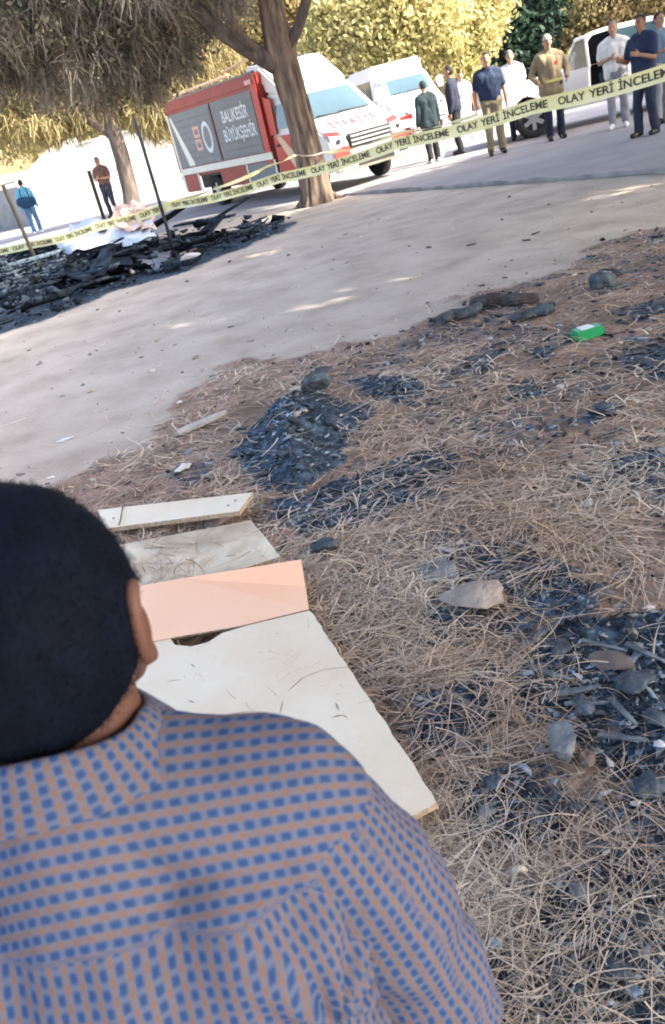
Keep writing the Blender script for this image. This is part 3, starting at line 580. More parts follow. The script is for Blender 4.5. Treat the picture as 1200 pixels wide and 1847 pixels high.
def splinter(name, a, b, w, th, mat, label, cat, lift=.012, tilt=.0, group=None, taper=.35):
    a = gr(*a); b = gr(*b); a[2] = gz1(a[0], a[1])+lift; b[2] = gz1(b[0], b[1])+lift+tilt; d = b-a; L = np.linalg.norm(d); d /= L
    s = np.cross([0, 0, 1], d); s /= np.linalg.norm(s); u = np.cross(d, s); c = (a+b)/2; V = []
    for t, k in ((-.5, 1), (-.1, 1.1), (.3, .8), (.5, taper)):
        for q, h in ((-1, 0), (1, 0), (1, 1), (-1, 1)): V.append(d*L*t+s*q*w*k/2+u*h*th)
    Fq = [(0, 1, 2, 3)[::-1], (12, 13, 14, 15)]
    for i in range(3):
        for k in range(4): Fq.append((i*4+k, (i+1)*4+k, (i+1)*4+(k+1) % 4, i*4+(k+1) % 4))
    o = link(name, mesh_np(name, V, Fq, mat), None, tuple(c)); return tag(o, label, cat, group)
wood_pale = M('weathered_pale_wood', (.52, .44, .36), .85, .15, 3, .4, 30, stretch=(8, 1, 8))
wood_ash = M('ash_grey_wood', (.05, .06, .068), .9, .3, 9, .8, 40, col2=(.24, .265, .275))
splinter('wood_splinter', (322, 783), (412, 752), .075, .02, wood_pale, 'pale pointed splinter of wood on the bare earth', 'splinter', .012, .03)
splinter('wood_splinter', (522, 703), (590, 690), .05, .015, wood_pale, 'pale stick leading to the black lump by the ash heap', 'splinter')
SLAT = ['ash grey slat at the far left corner of the right ash heap', 'ash grey slat in the middle of the right ash heap', 'thin grey slat just in front of the middle slat', 'grey slat slanting down beside the slate blue lump', 'short grey slat left of the brown board end', 'thin grey slat behind the brown board end', 'grey slat behind the upright grey stone', 'grey slat at the right edge behind the slate blue lump']
for k, (a, b, w_, tl) in enumerate([((935, 1165), (1010, 1125), .03, .02), ((990, 1265), (1085, 1250), .025, .01), ((1020, 1282), (1100, 1278), .015, .0), ((1100, 1270), (1150, 1320), .022, .02), ((960, 1215), (1030, 1235), .022, .01), ((1050, 1160), (1130, 1175), .02, .0), ((1080, 1330), (1170, 1345), .02, .01), ((1130, 1160), (1190, 1190), .025, .01)]):
    splinter('ash_slat', a, b, w_*.7, .006, wood_ash, SLAT[k], 'slat', .012, tl*.6, 'burnt slats in the right ash heap')
# snail shell: a coiled tube
cpts = [Vector((math.cos(a)*.013*(1-a/17), .004*a/6, math.sin(a)*.013*(1-a/17))) for a in np.linspace(0, 12, 40)]
sh = tube('snail_shell', cpts, [max(.0085*(1-a/16), .002) for a in np.linspace(0, 12, 40)], M('shell', (.62, .50, .40), .5, .15, 30), None, 10)
sg = gr(938, 1585); sh.location = (sg[0], sg[1], gz1(sg[0], sg[1])+.02); tag(sh, 'pale snail shell lying in the needles', 'shell')
# green plastic container with a white label
gc = gr(1062, 606); gt = empty('plastic_container', (gc[0], gc[1], gz1(gc[0], gc[1])), math.radians(6), 'green plastic container with a white label lying on its side', 'container')
gm = M('green_plastic', (.02, .30, .10), .3, .1, 5, spec=.5)
box('body', -.105, .085, -.055, .055, 0, .066, gm, gt, .014); cyl('neck', (-.105, 0, .034), (-.125, 0, .034), .02, gm, gt); cyl('cap', (-.125, 0, .034), (-.15, 0, .034), .024, M('dark_cap', (.03, .05, .04), .5), gt)
box('label', -.055, .03, -.035, .05, .0662, .0682, M('white_label', (.78, .80, .76), .5, .05), gt, 0)

# ------------------------------------------------------------------ broken boards
cream = M('cream_board', (.82, .66, .47), .6, .07, 2.5, .12, 40, spec=.3, col2=(.89, .765, .58))
_r = [q for q in cream.node_tree.nodes if q.type == 'VALTORGB'][0].color_ramp.elements; _r[0].position = .40; _e = _r.new(.31); _e.color = (.58, .44, .30, 1)
edge_m = M('chipboard_edge', (.42, .31, .21), .9, .25, 60, .3, 60)
peach = M('peach_board', (.90, .52, .33), .6, .05, 2, .1, 40, col2=(.93, .58, .39))
dusty = M('dusty_board', (.42, .31, .20), .8, .12, 3.0, .3, 25, col2=(.86, .73, .54))
def sheet(name, pts, th, mat, label, cat, side=None, parent=None):
    pts = [np.array(p, float) for p in pts]; c = sum(pts)/len(pts); n = np.cross(pts[1]-pts[0], pts[-1]-pts[0]); n /= np.linalg.norm(n)
    if n[2] < 0: n = -n
    k = len(pts); V = [p-c for p in pts]+[p-c-n*th for p in pts]; Fq = [tuple(range(k)), tuple(range(k, 2*k))[::-1]]+[(i, k+i, k+(i+1) % k, (i+1) % k) for i in range(k)]
    me = mesh_np(name, V, Fq, mat)
    bm = bmesh.new(); bm.from_mesh(me); bmesh.ops.recalc_face_normals(bm, faces=bm.faces); bm.to_mesh(me); bm.free()
    if side: me.materials.append(side); me.polygons.foreach_set('material_index', [0, 0]+[1]*k)
    o = link(name, me, parent, tuple(c) if parent is None else None); return tag(o, label, cat), c, n
ZB = .055
def e2(a, b, n, j, z, seed):                             # a slightly chipped edge
    A = gr(*a, z); B = gr(*b, z); r = np.random.default_rng(seed); d = (B-A)[:2]; q = np.array([-d[1], d[0]])/np.linalg.norm(d)
    return [A+(B-A)*t+np.array([*(q*(r.random()*j if 0 < i < n else 0)), 0]) for i, t in enumerate(np.linspace(0, 1, n+1))]
hole = [gr(x, y, ZB) for x, y in [(446, 1128), (400, 1142), (376, 1158), (345, 1166), (316, 1163), (306, 1150)]]
bp_ = e2((558, 1101), (788, 1448), 26, .006, ZB, 4)[:-1]+[gr(788, 1448, ZB), gr(752, 1467, ZB), gr(420, 1640, ZB), gr(-60, 1500, ZB), gr(-60, 1192, ZB)]+hole[::-1]
board, bc, bn = sheet('board', bp_, .018, cream, 'large cracked cream board lying beside the crouching man', 'board', edge_m)
def scratch(pts, wd, mat, parent, z=.0016, c=bc, zb=ZB):
    P = [gr(*p, zb) for p in pts]; P = sum([[P[i]+(P[i+1]-P[i])*t for t in (0, .33, .66)] for i in range(len(P)-1)], [])+[P[-1]]; V = []; n = len(P)
    for i, p in enumerate(P):
        d = P[min(i+1, n-1)]-P[max(i-1, 0)]; s = np.cross(d, [0, 0, 1.]); s /= np.linalg.norm(s); ww = wd*(.35+.9*vn(i*1.3, 0., 5))*(1 if 0 < i < n-1 else .2)
        V += [p-s*ww-c+[0, 0, z], p+s*ww-c+[0, 0, z]]
    return link('crack', mesh_np('crack', V, [(2*i, 2*i+1, 2*i+3, 2*i+2) for i in range(n-1)], mat), parent)
crk = M('crack_dark', (.33, .26, .20), .9)
scratch([(520, 1247), (548, 1222), (585, 1208), (634, 1203)], .0013, crk, board)
scratch([(505, 1290), (511, 1262)], .0012, crk, board); scratch([(600, 1294), (618, 1290), (628, 1296)], .002, crk, board); scratch([(606, 1268), (612, 1282)], .002, crk, board)
scratch([(340, 1264), (352, 1268)], .002, crk, board); scratch([(345, 1198), (352, 1204)], .002, crk, board); scratch([(590, 1150), (606, 1160)], .0025, crk, board); scratch([(734, 1360), (745, 1366)], .002, crk, board)
scratch([(410, 1290), (450, 1283), (480, 1287)], .001, crk, board); scratch([(300, 1230), (330, 1226)], .001, crk, board)
Yp = 2.80
pc = [at(543, 1009, Yp), at(551, 1058, 2.70), gr(557, 1099, ZB+.004), gr(430, 1130, ZB+.004), gr(300, 1152, ZB+.004), gr(120, 1190, ZB+.004), at(100, 1083, Yp+.12), at(330, 1043, Yp+.06)]
bx_, _, _ = sheet('board', pc, .014, peach, 'peach coloured board propped along the end of the cream board', 'board', edge_m)
db, dc, dn_ = sheet('board', [gr(452, 938, .03), gr(478, 968, .03), gr(506, 1004, .03), gr(330, 1060, .03), gr(60, 1100, .03), gr(100, 1010, .03), gr(240, 978, .03), gr(380, 952, .03)], .016, dusty, 'dusty cream board behind the peach board', 'board', edge_m)
hp = (gr(335, 1152)+gr(400, 1146))/2
splinter('wood_splinter', (308, 1156), (392, 1143), .05, .02, M('brown_wood', (.24, .14, .09), .8, .25, 8, .4), 'brown broken wood piece showing in the gap below the peach board', 'splinter', .042)
zp = .075
pk = empty('plank', tuple(gr(310, 925)), 0, 'narrow cream plank with nail holes resting on a brown stone', 'plank')
pl, pcn, pn_ = sheet('plank_body', [gr(456, 888, zp+.01), gr(431, 922, zp+.01), gr(192, 953, zp-.02), gr(176, 920, zp-.02)], .022, cream, None, None, edge_m, pk)
pl.location = tuple(pcn-np.array(pk.location))
for x, y in ((425, 903), (412, 912), (205, 935)): 
    g = gr(x, y, zp+.008); q = g-np.array(pk.location); cyl('nail_hole', q+[0, 0, -.002], q+[0, 0, .004], .006, crk, pk, 8)
wire = [gr(*p, z) for p, z in [((205, 972), .0), ((217, 940), zp+.0), ((221, 917), zp), ((226, 895), .03), ((240, 884), .01)]]
tag(tube('twig', [Vector(p) for p in wire], .004, stone_brown, None, 6), 'bent brown twig crossing the end of the nailed plank', 'twig')

# needles that have blown onto the boards
r_ = np.random.default_rng(91); qx = r_.uniform(0, 1, (90, 2)); A_, B_, C_, D_ = gr(300, 1185, ZB), gr(565, 1120, ZB), gr(750, 1440, ZB), gr(430, 1500, ZB)
Pb = [(A_*(1-u)+B_*u)*(1-v)+(D_*(1-u)+C_*u)*v for u, v in qx]; Pb = np.array(Pb); Pb[:, 2] = ZB+.003; th = r_.uniform(0, 6.28, len(Pb)); Db = np.stack([np.cos(th), np.sin(th), np.zeros(len(Pb))], 1)
keep = r_.random(len(Pb)) < .55; V, Fq = ribbons(Pb[keep], Db[keep], r_.uniform(.02, .07, keep.sum()), np.full(keep.sum(), .0016), r_.normal(0, .4, keep.sum()), 4)
tag(link('pine_needles', mesh_np('pine_needles', V, Fq, needle_mat)), 'few stray pine needles lying on the cream board', None, None, 'stuff')
# ------------------------------------------------------------------ burnt heap at left
r_ = np.random.default_rng(31)
def in_heap(n, r):
    o = []
    lo = HEAP.min(0); hi = HEAP.max(0)
    while len(o) < n:
        p = r.uniform(lo, hi, (400, 2)); d = polydist(p, HEAP); o += [x for x, k in zip(p, d) if k > .15]
    return np.array(o[:n])
Ph = in_heap(5200, r_); n = len(Ph); hh = np.clip(polydist(Ph, HEAP), 0, .9)
s = .012+.06*r_.random(n)**4; S = np.stack([s*r_.uniform(.8, 1.6, n)*np.where(r_.random(n) < .3, r_.uniform(2, 9, n), 1), s*np.where(r_.random(n) < .3, .45, 1), s*.6], 1)
V, Fq = chunk_verts(np.column_stack([Ph, hh*.42*r_.random(n)+.02]), S, r_)
tag(link('burnt_debris', mesh_np('burnt_debris', V, Fq, M('burnt_black', (.009, .013, .018), .95, .3, 14, .5, 60, island=.9, col2=(.065, .085, .11), spec=.08))), 'black burnt debris heaped under the tape at left', None, None, 'stuff')
blk_wood = M('charred_timber', (.008, .011, .015), .95, .3, 6, .6, 40, col2=(.045, .06, .078), spec=.08)
HBL = ['charred board at the near left of the burnt heap', 'charred board nearest the camera under the leaning stake', 'charred board lying behind the leaning stake', 'charred board in front of the white sheet', 'charred board at the left frame edge of the burnt heap', 'charred board on the blue tarpaulin edge', 'charred board beside the grey bag', 'charred board right of the pole under the tape', 'charred board leaning right behind the pole foot', 'dark slab at the lower left corner of the burnt heap', 'charred board below the leaning stake foot', 'charred board behind the pole near the blanket', 'charred board touching the tape at left', 'dark slab crossing the white sheet front', 'charred board at the far right tip of the burnt heap', 'small charred board at the near edge of the heap', 'charred board between pole and blanket', 'charred board below the tarpaulin']
HB = [((20, 500), (130, 470)), ((60, 520), (190, 500)), ((130, 455), (215, 470)), ((200, 500), (300, 470)), ((10, 470), (95, 455)), ((160, 490), (245, 480)), ((250, 490), (330, 478)), ((330, 440), (430, 425)), ((350, 455), (410, 432)), ((0, 540), (100, 520)), ((110, 510), (170, 535)), ((280, 445), (350, 440)), ((60, 450), (150, 440)), ((215, 465), (270, 490)), ((380, 430), (470, 412)), ((30, 560), (90, 545)), ((290, 460), (380, 452)), ((180, 520), (215, 505))]
for k, (a, b) in enumerate(HB):
    splinter('charred_board', a, b, .13+.1*(k % 3), .03, blk_wood, HBL[k], 'board', .08+.08*(k % 4), .30*((k % 3)-1), 'charred boards in the burnt heap', .7)
def cloth(name, quad, n, amp, mat, label, cat, seed, base=.05, rise=0.0):   # a crumpled sheet over the heap
    A, B, C_, D_ = [gr(*q) for q in quad]; V = []
    for j in range(n+1):
        for i in range(n+1):
            u, v = i/n, j/n; p = (A*(1-u)+B*u)*(1-v)+(D_*(1-u)+C_*u)*v
            h = fbm(np.array(u*3.5), np.array(v*3.5), seed, 4)*amp; rdg = abs(2*float(vn(u*4+v*2, v*3-u, seed+4))-1)*amp*.6
            V.append(p+np.array([(vn(u*5, v*5, seed+9)-.5)*.25, (vn(u*5, v*5, seed+11)-.5)*.25, base+rise*v+h+amp*.5-rdg]))
    c = sum(V)/len(V); c[2] = 0
    Fq = [(j*(n+1)+i, j*(n+1)+i+1, (j+1)*(n+1)+i+1, (j+1)*(n+1)+i) for j in range(n) for i in range(n)]
    me = mesh_np(name, [v-c for v in V], Fq, mat, False); me = evaluated(me, lambda o: setattr(o.modifiers.new('s', 'SOLIDIFY'), 'thickness', .006)); me.name = name
    return tag(link(name, me, None, tuple(c)), label, cat)
cloth('sheet', [(120, 490), (288, 484), (296, 466), (160, 462)], 16, .22, M('white_sheet', (.60, .60, .63), .7, .1, 5), 'crumpled white sheet on the burnt heap beside the pole', 'sheet', 3, .20, .34)
cloth('blanket', [(228, 480), (298, 474), (284, 460), (236, 460)], 12, .30, M('pinkish_blanket', (.60, .43, .34), .85, .15, 5), 'crumpled pinkish blanket on the white sheet', 'blanket', 8, .34, .30)
cloth('tarpaulin', [(100, 530), (240, 505), (230, 465), (90, 485)], 14, .20, M('sooty_blue_tarp', (.007, .011, .016), .7, .2, 5, col2=(.014, .024, .034), spec=.2), 'sooty blue tarpaulin melted over the burnt heap', 'tarpaulin', 15, .06)
cloth('plastic_bag', [(252, 498), (300, 492), (300, 470), (258, 475)], 10, .16, M('grey_bag', (.15, .16, .18), .4, .15, 7, spec=.5), 'grey crumpled plastic bag at the foot of the pole', 'bag', 19, .03)
lump('plaster_scrap', (345, 465), (.35, .2, .1), white_scrap, 'broken white slab right of the pole foot', 'scrap', .2, 81, 9, .08)
lump('plaster_scrap', (240, 497), (.10, .1, .14), white_scrap, 'small upright white scrap before the grey bag', 'scrap', .2, 83, 9, .08)
log_('charred_stick', (325, 462), (368, 448), .025, wood_pale, 'pale stick lying from the pole foot to the right', 'stick', 88)

# ------------------------------------------------------------------ poles and barrier tape
pole_m = M('dark_steel', (.035, .035, .04), .5, .2, 6, metal=.6); stake_m = M('stake_wood', (.035, .028, .024), .9, .25, 4, .5, 20, stretch=(4, 4, 1))
def pole(a, b, Y, r, mat, label, cat, name='pole', n=5):
    g = gr(*a); Y = g[1]; q = at(*b, Y); P = [g+(q-g)*t for t in np.linspace(0, 1, n)]
    P = [Vector(p-g) for p in P]; P[0].z -= .1
    return tag(tube(name, P, r, mat, None, 10, smooth=False), label, cat), g
o, _ = pole((318, 467), (243, 213), 14, .027, pole_m, 'thin tall dark pole holding the tape at the burnt heap', 'pole'); o.location = tuple(gr(318, 467))
o, _ = pole((77, 497), (6, 335), 17, .035, stake_m, 'leaning wooden stake in the burnt heap at far left', 'stake', 'stake'); o.location = tuple(gr(77, 497))
o, _ = pole((188, 395), (160, 308), 30, .06, stake_m, 'brown post before the white wall beside the man in brown', 'post', 'post'); o.location = tuple(gr(188, 395))
for x_, y_, h_, l_ in ((3.90, 6.10, 1.5, 'dark pole tying the near right end of the barrier tape'), (-6.12, 18.42, 1.0, 'dark stake tying the far left end of the barrier tape')):
    tag(tube('pole', [(0, 0, -.1), (0, 0, h_*.5), (.01, 0, h_)], .03, pole_m, None, 10, smooth=False), l_, 'pole').location = (x_, y_, 0)
tape_m = M('yellow_tape', (.68, .63, .29), .4, .06, 2, trans=.25, spec=.4, col2=(.76, .72, .42)); ink = M('black_ink', (.05, .05, .035), .6)
def ribbon_path(ctrl, step):
    P = [at(x, y, Y) for x, y, Y in ctrl]; out = []
    for i in range(len(P)-1):
        L = np.linalg.norm(P[i+1]-P[i]); n = max(2, int(L/step))
        for k in range(n):
            t = k/n; p = P[i]+(P[i+1]-P[i])*t; p = p-np.array([0, 0, 1])*(.045*math.sin(math.pi*t)*min(L/3, 1.6)); out.append(p)
    return np.array(out+[P[-1]])
def tape(ctrl, width, label, seed, txt, roll=.12, words='OLAY YERİ İNCELEME', twist=0):
    P = ribbon_path(ctrl, .12); n = len(P); s = np.concatenate([[0], np.cumsum(np.linalg.norm(np.diff(P, axis=0), axis=1))])
    T = np.gradient(P, axis=0); T /= np.linalg.norm(T, axis=1, keepdims=True)
    Nn = np.cross(T, [0, 0, 1.]); Nn /= np.linalg.norm(Nn, axis=1, keepdims=True); Up = np.cross(Nn, T)
    a = (vn(s*.8, s*0, seed)-.5)*2*roll + twist*s
    wv = Up*np.cos(a)[:, None]+Nn*np.sin(a)[:, None]; nv = Nn*np.cos(a)[:, None]-Up*np.sin(a)[:, None]
    rows = 4; V = []; c0 = P[n//2].copy()
    for j in range(rows+1):
        u = j/rows-.5; V.append(P+wv*u*width+nv*((u*u-.1)*width*.25+(vn(s*3, s*0+j, seed+2)-.5)[:, None]*.02)-c0)
    V = np.stack(V, 1).reshape(-1, 3); Fq = [(i*(rows+1)+j, (i+1)*(rows+1)+j, (i+1)*(rows+1)+j+1, i*(rows+1)+j+1) for i in range(n-1) for j in range(rows)]
    root = link('barrier_tape', mesh_np('barrier_tape', V, Fq, tape_m, True), None, tuple(c0)); tag(root, label, 'tape')
    if txt:
        G = V.reshape(n, rows+1, 3); tot = s[-1]; pos = .1; gap = .0
        hgt_ = .70; sc = width*.50/hgt_; parts_ = [(text_mesh(q, 1.0, 'LEFT'), g_) for q, g_ in zip(words.split(), (.35, .35, .9))]; kw = 0
        while True:
            (tv, tf), g_ = parts_[kw % 3]; wd = tv[:, 0].max(); kw += 1
            if pos+wd*sc*1.25 >= tot: break
            X = pos+tv[:, 0]*sc*1.25; U = np.clip(tv[:, 1]*sc/width+.5, .04, .96)*rows
            i = np.clip(np.searchsorted(s, X)-1, 0, n-2); f = ((X-s[i])/(s[i+1]-s[i]))[:, None]; j = np.clip(U.astype(int), 0, rows-1); g = (U-j)[:, None]
            q = (G[i, j]*(1-f)+G[i+1, j]*f)*(1-g)+(G[i, j+1]*(1-f)+G[i+1, j+1]*f)*g
            off = nv[i]*np.where((nv[i]@np.array([0, -1, 0]))[:, None] > 0, 1, -1)*.006
            link('lettering', mesh_np('lettering', q+off, tf, ink), root); pos += wd*sc*1.25+width*g_
    return root
yR = 6.8
tape([(-70, 462, 18.4), (60, 441, 17.3), (180, 407, 15.6), (305, 371, 14.0)], .14, 'yellow lettered barrier tape stretching left of the pole', 3, True)
inv = lambda x: 1/((1/14.0)+(1/yR-1/14.0)*(x-305)/(1240-305))
tape([(305, 371, 14.0), (500, 322, inv(500)), (720, 258, inv(720)), (960, 193, inv(960)), (1240, 118, yR), (1440, 64, inv(1440))], .122, 'yellow lettered barrier tape running from the pole past the tree to the right', 7, True)
tape([(310, 365, 14.05), (400, 336, 14.9), (480, 302, 16.0), (534, 280, 16.78)], .06, 'thin twisted tape strand tied from pole to tree trunk', 11, False, .5, '', 1.6)
tape([(588, 276, 16.78), (720, 240, 13.9), (860, 207, 11.5)], .05, 'thin twisted tape strand above the lettered tape right of the tree', 13, False, .5, '', 1.1)
P = [Vector(at(534+54*t, 279-6*t+5*math.sin(t*3.1), 17.2-.42*math.sin(math.pi*(.12+.76*t))-.02)) for t in np.linspace(0, 1, 9)]
tag(tube('cord', P, .012, wood_pale, None, 6), 'pale cord tied around the thick tree trunk', 'cord')

# ------------------------------------------------------------------ walls at far left
def wall(name, a, b, h, th, mat, label, cat, caps=0):
    A = gr(*a); B = gr(*b); d = B-A; L = np.hypot(d[0], d[1]); t = empty(name, tuple(A), math.atan2(d[1], d[0]), label, cat)
    return t, L
wm = M('white_render', (.50, .48, .44), .85, .1, .8, .2, 20, col2=(.62, .60, .56))
t, L = wall('white_wall', (68, 402), (330, 338), 2.5, .2, wm, 'sunlit white wall behind the slender tree', 'wall')
bm = bmesh.new(); pr = [(0, 0), (L*.42, 0), (L*.42, 2.9), (L*.22, 2.65), (L*.03, 2.0)]
bm.free(); bm = prism_bm([(y, z) for y, z in pr], 0, .2)
o = bm_obj('wall_panel', bm, wm, t, .01); o.rotation_euler = (0, 0, 0)
# outline runs along the wall: swap so that outline y is the wall's length
for v in o.data.vertices: v.co = Vector((v.co.y, v.co.x, v.co.z))
o2 = box('wall_panel', L*.42+.02, L*1.0, 0, .2, 0, 2.55, wm, t); box('coping', L*.42, L*1.02, -.05, .25, 2.552, 2.64, M('coping_grey', (.5, .5, .5), .8), t)
box('rail', L*.45, L*.72, -.03, -.002, 1.3, 1.38, M('grey_rail', (.35, .35, .36), .6), t)
gm_ = M('grey_concrete', (.22, .22, .215), .9, .15, 2, .3, 20)
t, L = wall('concrete_wall', (-60, 425), (58, 408), 1.5, .25, gm_, 'low grey concrete wall behind the person in blue', 'wall')
box('wall_panel', 0, L*.49, 0, .25, 0, 1.75, gm_, t); box('wall_panel', L*.5, L, 0, .25, 0, 1.6, gm_, t); box('coping', -.02, L+.02, -.04, .29, 1.752, 1.82, gm_, t)
lump('earth_bank', (35, 396), (7, 3, 3.0), M('reddish_earth', (.33, .22, .18), .95, .2, 1, .4, 5), 'reddish earth bank behind the grey wall', 'bank', 0, 91, 4, .1, .3)
# ------------------------------------------------------------------ vehicles
white_p = M('white_paint', (.80, .79, .77), .35, .03, 2, spec=.5); red_p = M('red_paint', (.50, .028, .022), .35, .06, 2, spec=.5); shaded_red = M('shaded_red_paint', (.33, .045, .035), .45, .12, 2, spec=.4)  # duller red has the shade on the truck box mixed into it
glass_m = M('car_glass', (.05, .09, .11), .06, .2, 1, spec=.8); black_p = M('black_plastic', (.022, .022, .024), .55, .2, 9); rubber = M('tyre_rubber', (.025, .025, .026), .85, .2, 9); steel = M('wheel_steel', (.42, .42, .43), .4, .1, 9, metal=.8)
shutter = M('grey_shutter', (.20, .21, .21), .5, .06, 2, spec=.4); silver = M('silver_trim', (.55, .55, .56), .35, .05, 4, metal=.7); peach_s = M('peach_stripe', (.80, .52, .34), .5, .05, 3); cream_s = M('reflective_stripe', (.80, .76, .62), .4, .05, 3)
lamp_glass = M('lamp_glass', (.70, .72, .74), .1, .1, 5, spec=.8); orange_s = M('orange_badge', (.75, .42, .30), .6, .05, 3); yellow_s = M('yellow_strip', (.72, .66, .12), .45, .05, 3); pink_t = M('faded_red_print', (.60, .06, .07), .5, .05, 3); white_t = M('white_print', (.75, .77, .76), .5, .05, 3)
inner_m = M('interior_shade', (.004, .0045, .006), 1.0, .2, 3, spec=0); blue_int = M('interior_trim', (.012, .020, .032), .9, .2, 3, spec=.05)  # near-black takes the place of the shade inside the cab
def wheel(par, x, y, r, wd, sgn, steer=0.0):
    t = bmesh.new(); seg = 28; prof = [(-wd/2, r*.62), (-wd/2, r*.9), (-wd*.38, r), (wd*.38, r), (wd/2, r*.9), (wd/2, r*.62)]
    R_ = [[t.verts.new((u, math.cos(2*math.pi*k/seg)*q, math.sin(2*math.pi*k/seg)*q)) for k in range(seg)] for u, q in prof]
    for i in range(len(prof)):
        a, b = R_[i], R_[(i+1) % len(prof)]
        for k in range(seg): t.faces.new((a[k], a[(k+1) % seg], b[(k+1) % seg], b[k]))
    w_ = bm_obj('wheel', t, rubber, par, 0, True); w_.location = (x, y, r); w_.rotation_euler = (0, 0, steer)
    rim = cyl_bm((-wd*.30, 0, 0), (wd*.30*1.0, 0, 0), r*.60, 24)
    rm = bm_obj('rim', rim, black_p, w_)
    for k in range(6):
        a = math.pi*k/3; c, s_ = math.cos(a), math.sin(a)
        b = box_bm(-wd*.02, wd*.05, -.045, .045, r*.08, r*.6)
        bmesh.ops.rotate(b, cent=(0, 0, 0), matrix=Matrix.Rotation(a, 3, 'X'), verts=b.verts[:]); bmesh.ops.translate(b, vec=(sgn*wd*.42, 0, 0), verts=b.verts[:])
        bm_obj('spoke', b, steel, w_, .006)
    tr = bmesh.new(); 
    hub = cyl_bm((sgn*wd*.28, 0, 0), (sgn*wd*.5, 0, 0), r*.17, 16); bm_obj('hub', hub, steel, w_); tr.free()
    return w_
def cut_arches(me, cuts, x0, x1):
    def setup(o):
        for y, z, r in cuts:
            bm = cyl_bm((x0, y, z), (x1, y, z), r, 32); cm = bpy.data.meshes.new('cut'); bm.to_mesh(cm); bm.free(); c = bpy.data.objects.new('cut', cm); COL.objects.link(c)
            q = o.modifiers.new('b', 'BOOLEAN'); q.object = c; q.operation = 'DIFFERENCE'; q.solver = 'EXACT'
    r = evaluated(me, setup)
    for o in [o for o in bpy.data.objects if o.name.startswith('cut')]: bpy.data.objects.remove(o)
    return r
def shell(name, prof, x0, x1, mat, par, bevel=.04, inset=None, cuts=None):
    bm = prism_bm(prof, x0, x1, inset); bmesh.ops.recalc_face_normals(bm, faces=bm.faces[:])
    bmesh.ops.bevel(bm, geom=bm.edges[:], offset=bevel, segments=3, affect='EDGES', clamp_overlap=True)
    me = bpy.data.meshes.new(name); bm.to_mesh(me); bm.free()
    if cuts: me = cut_arches(me, cuts, x0-.1, x1+.1)
    me.name = name; me.materials.append(mat); me.polygons.foreach_set('use_smooth', np.zeros(len(me.polygons), bool)); return link(name, me, par)
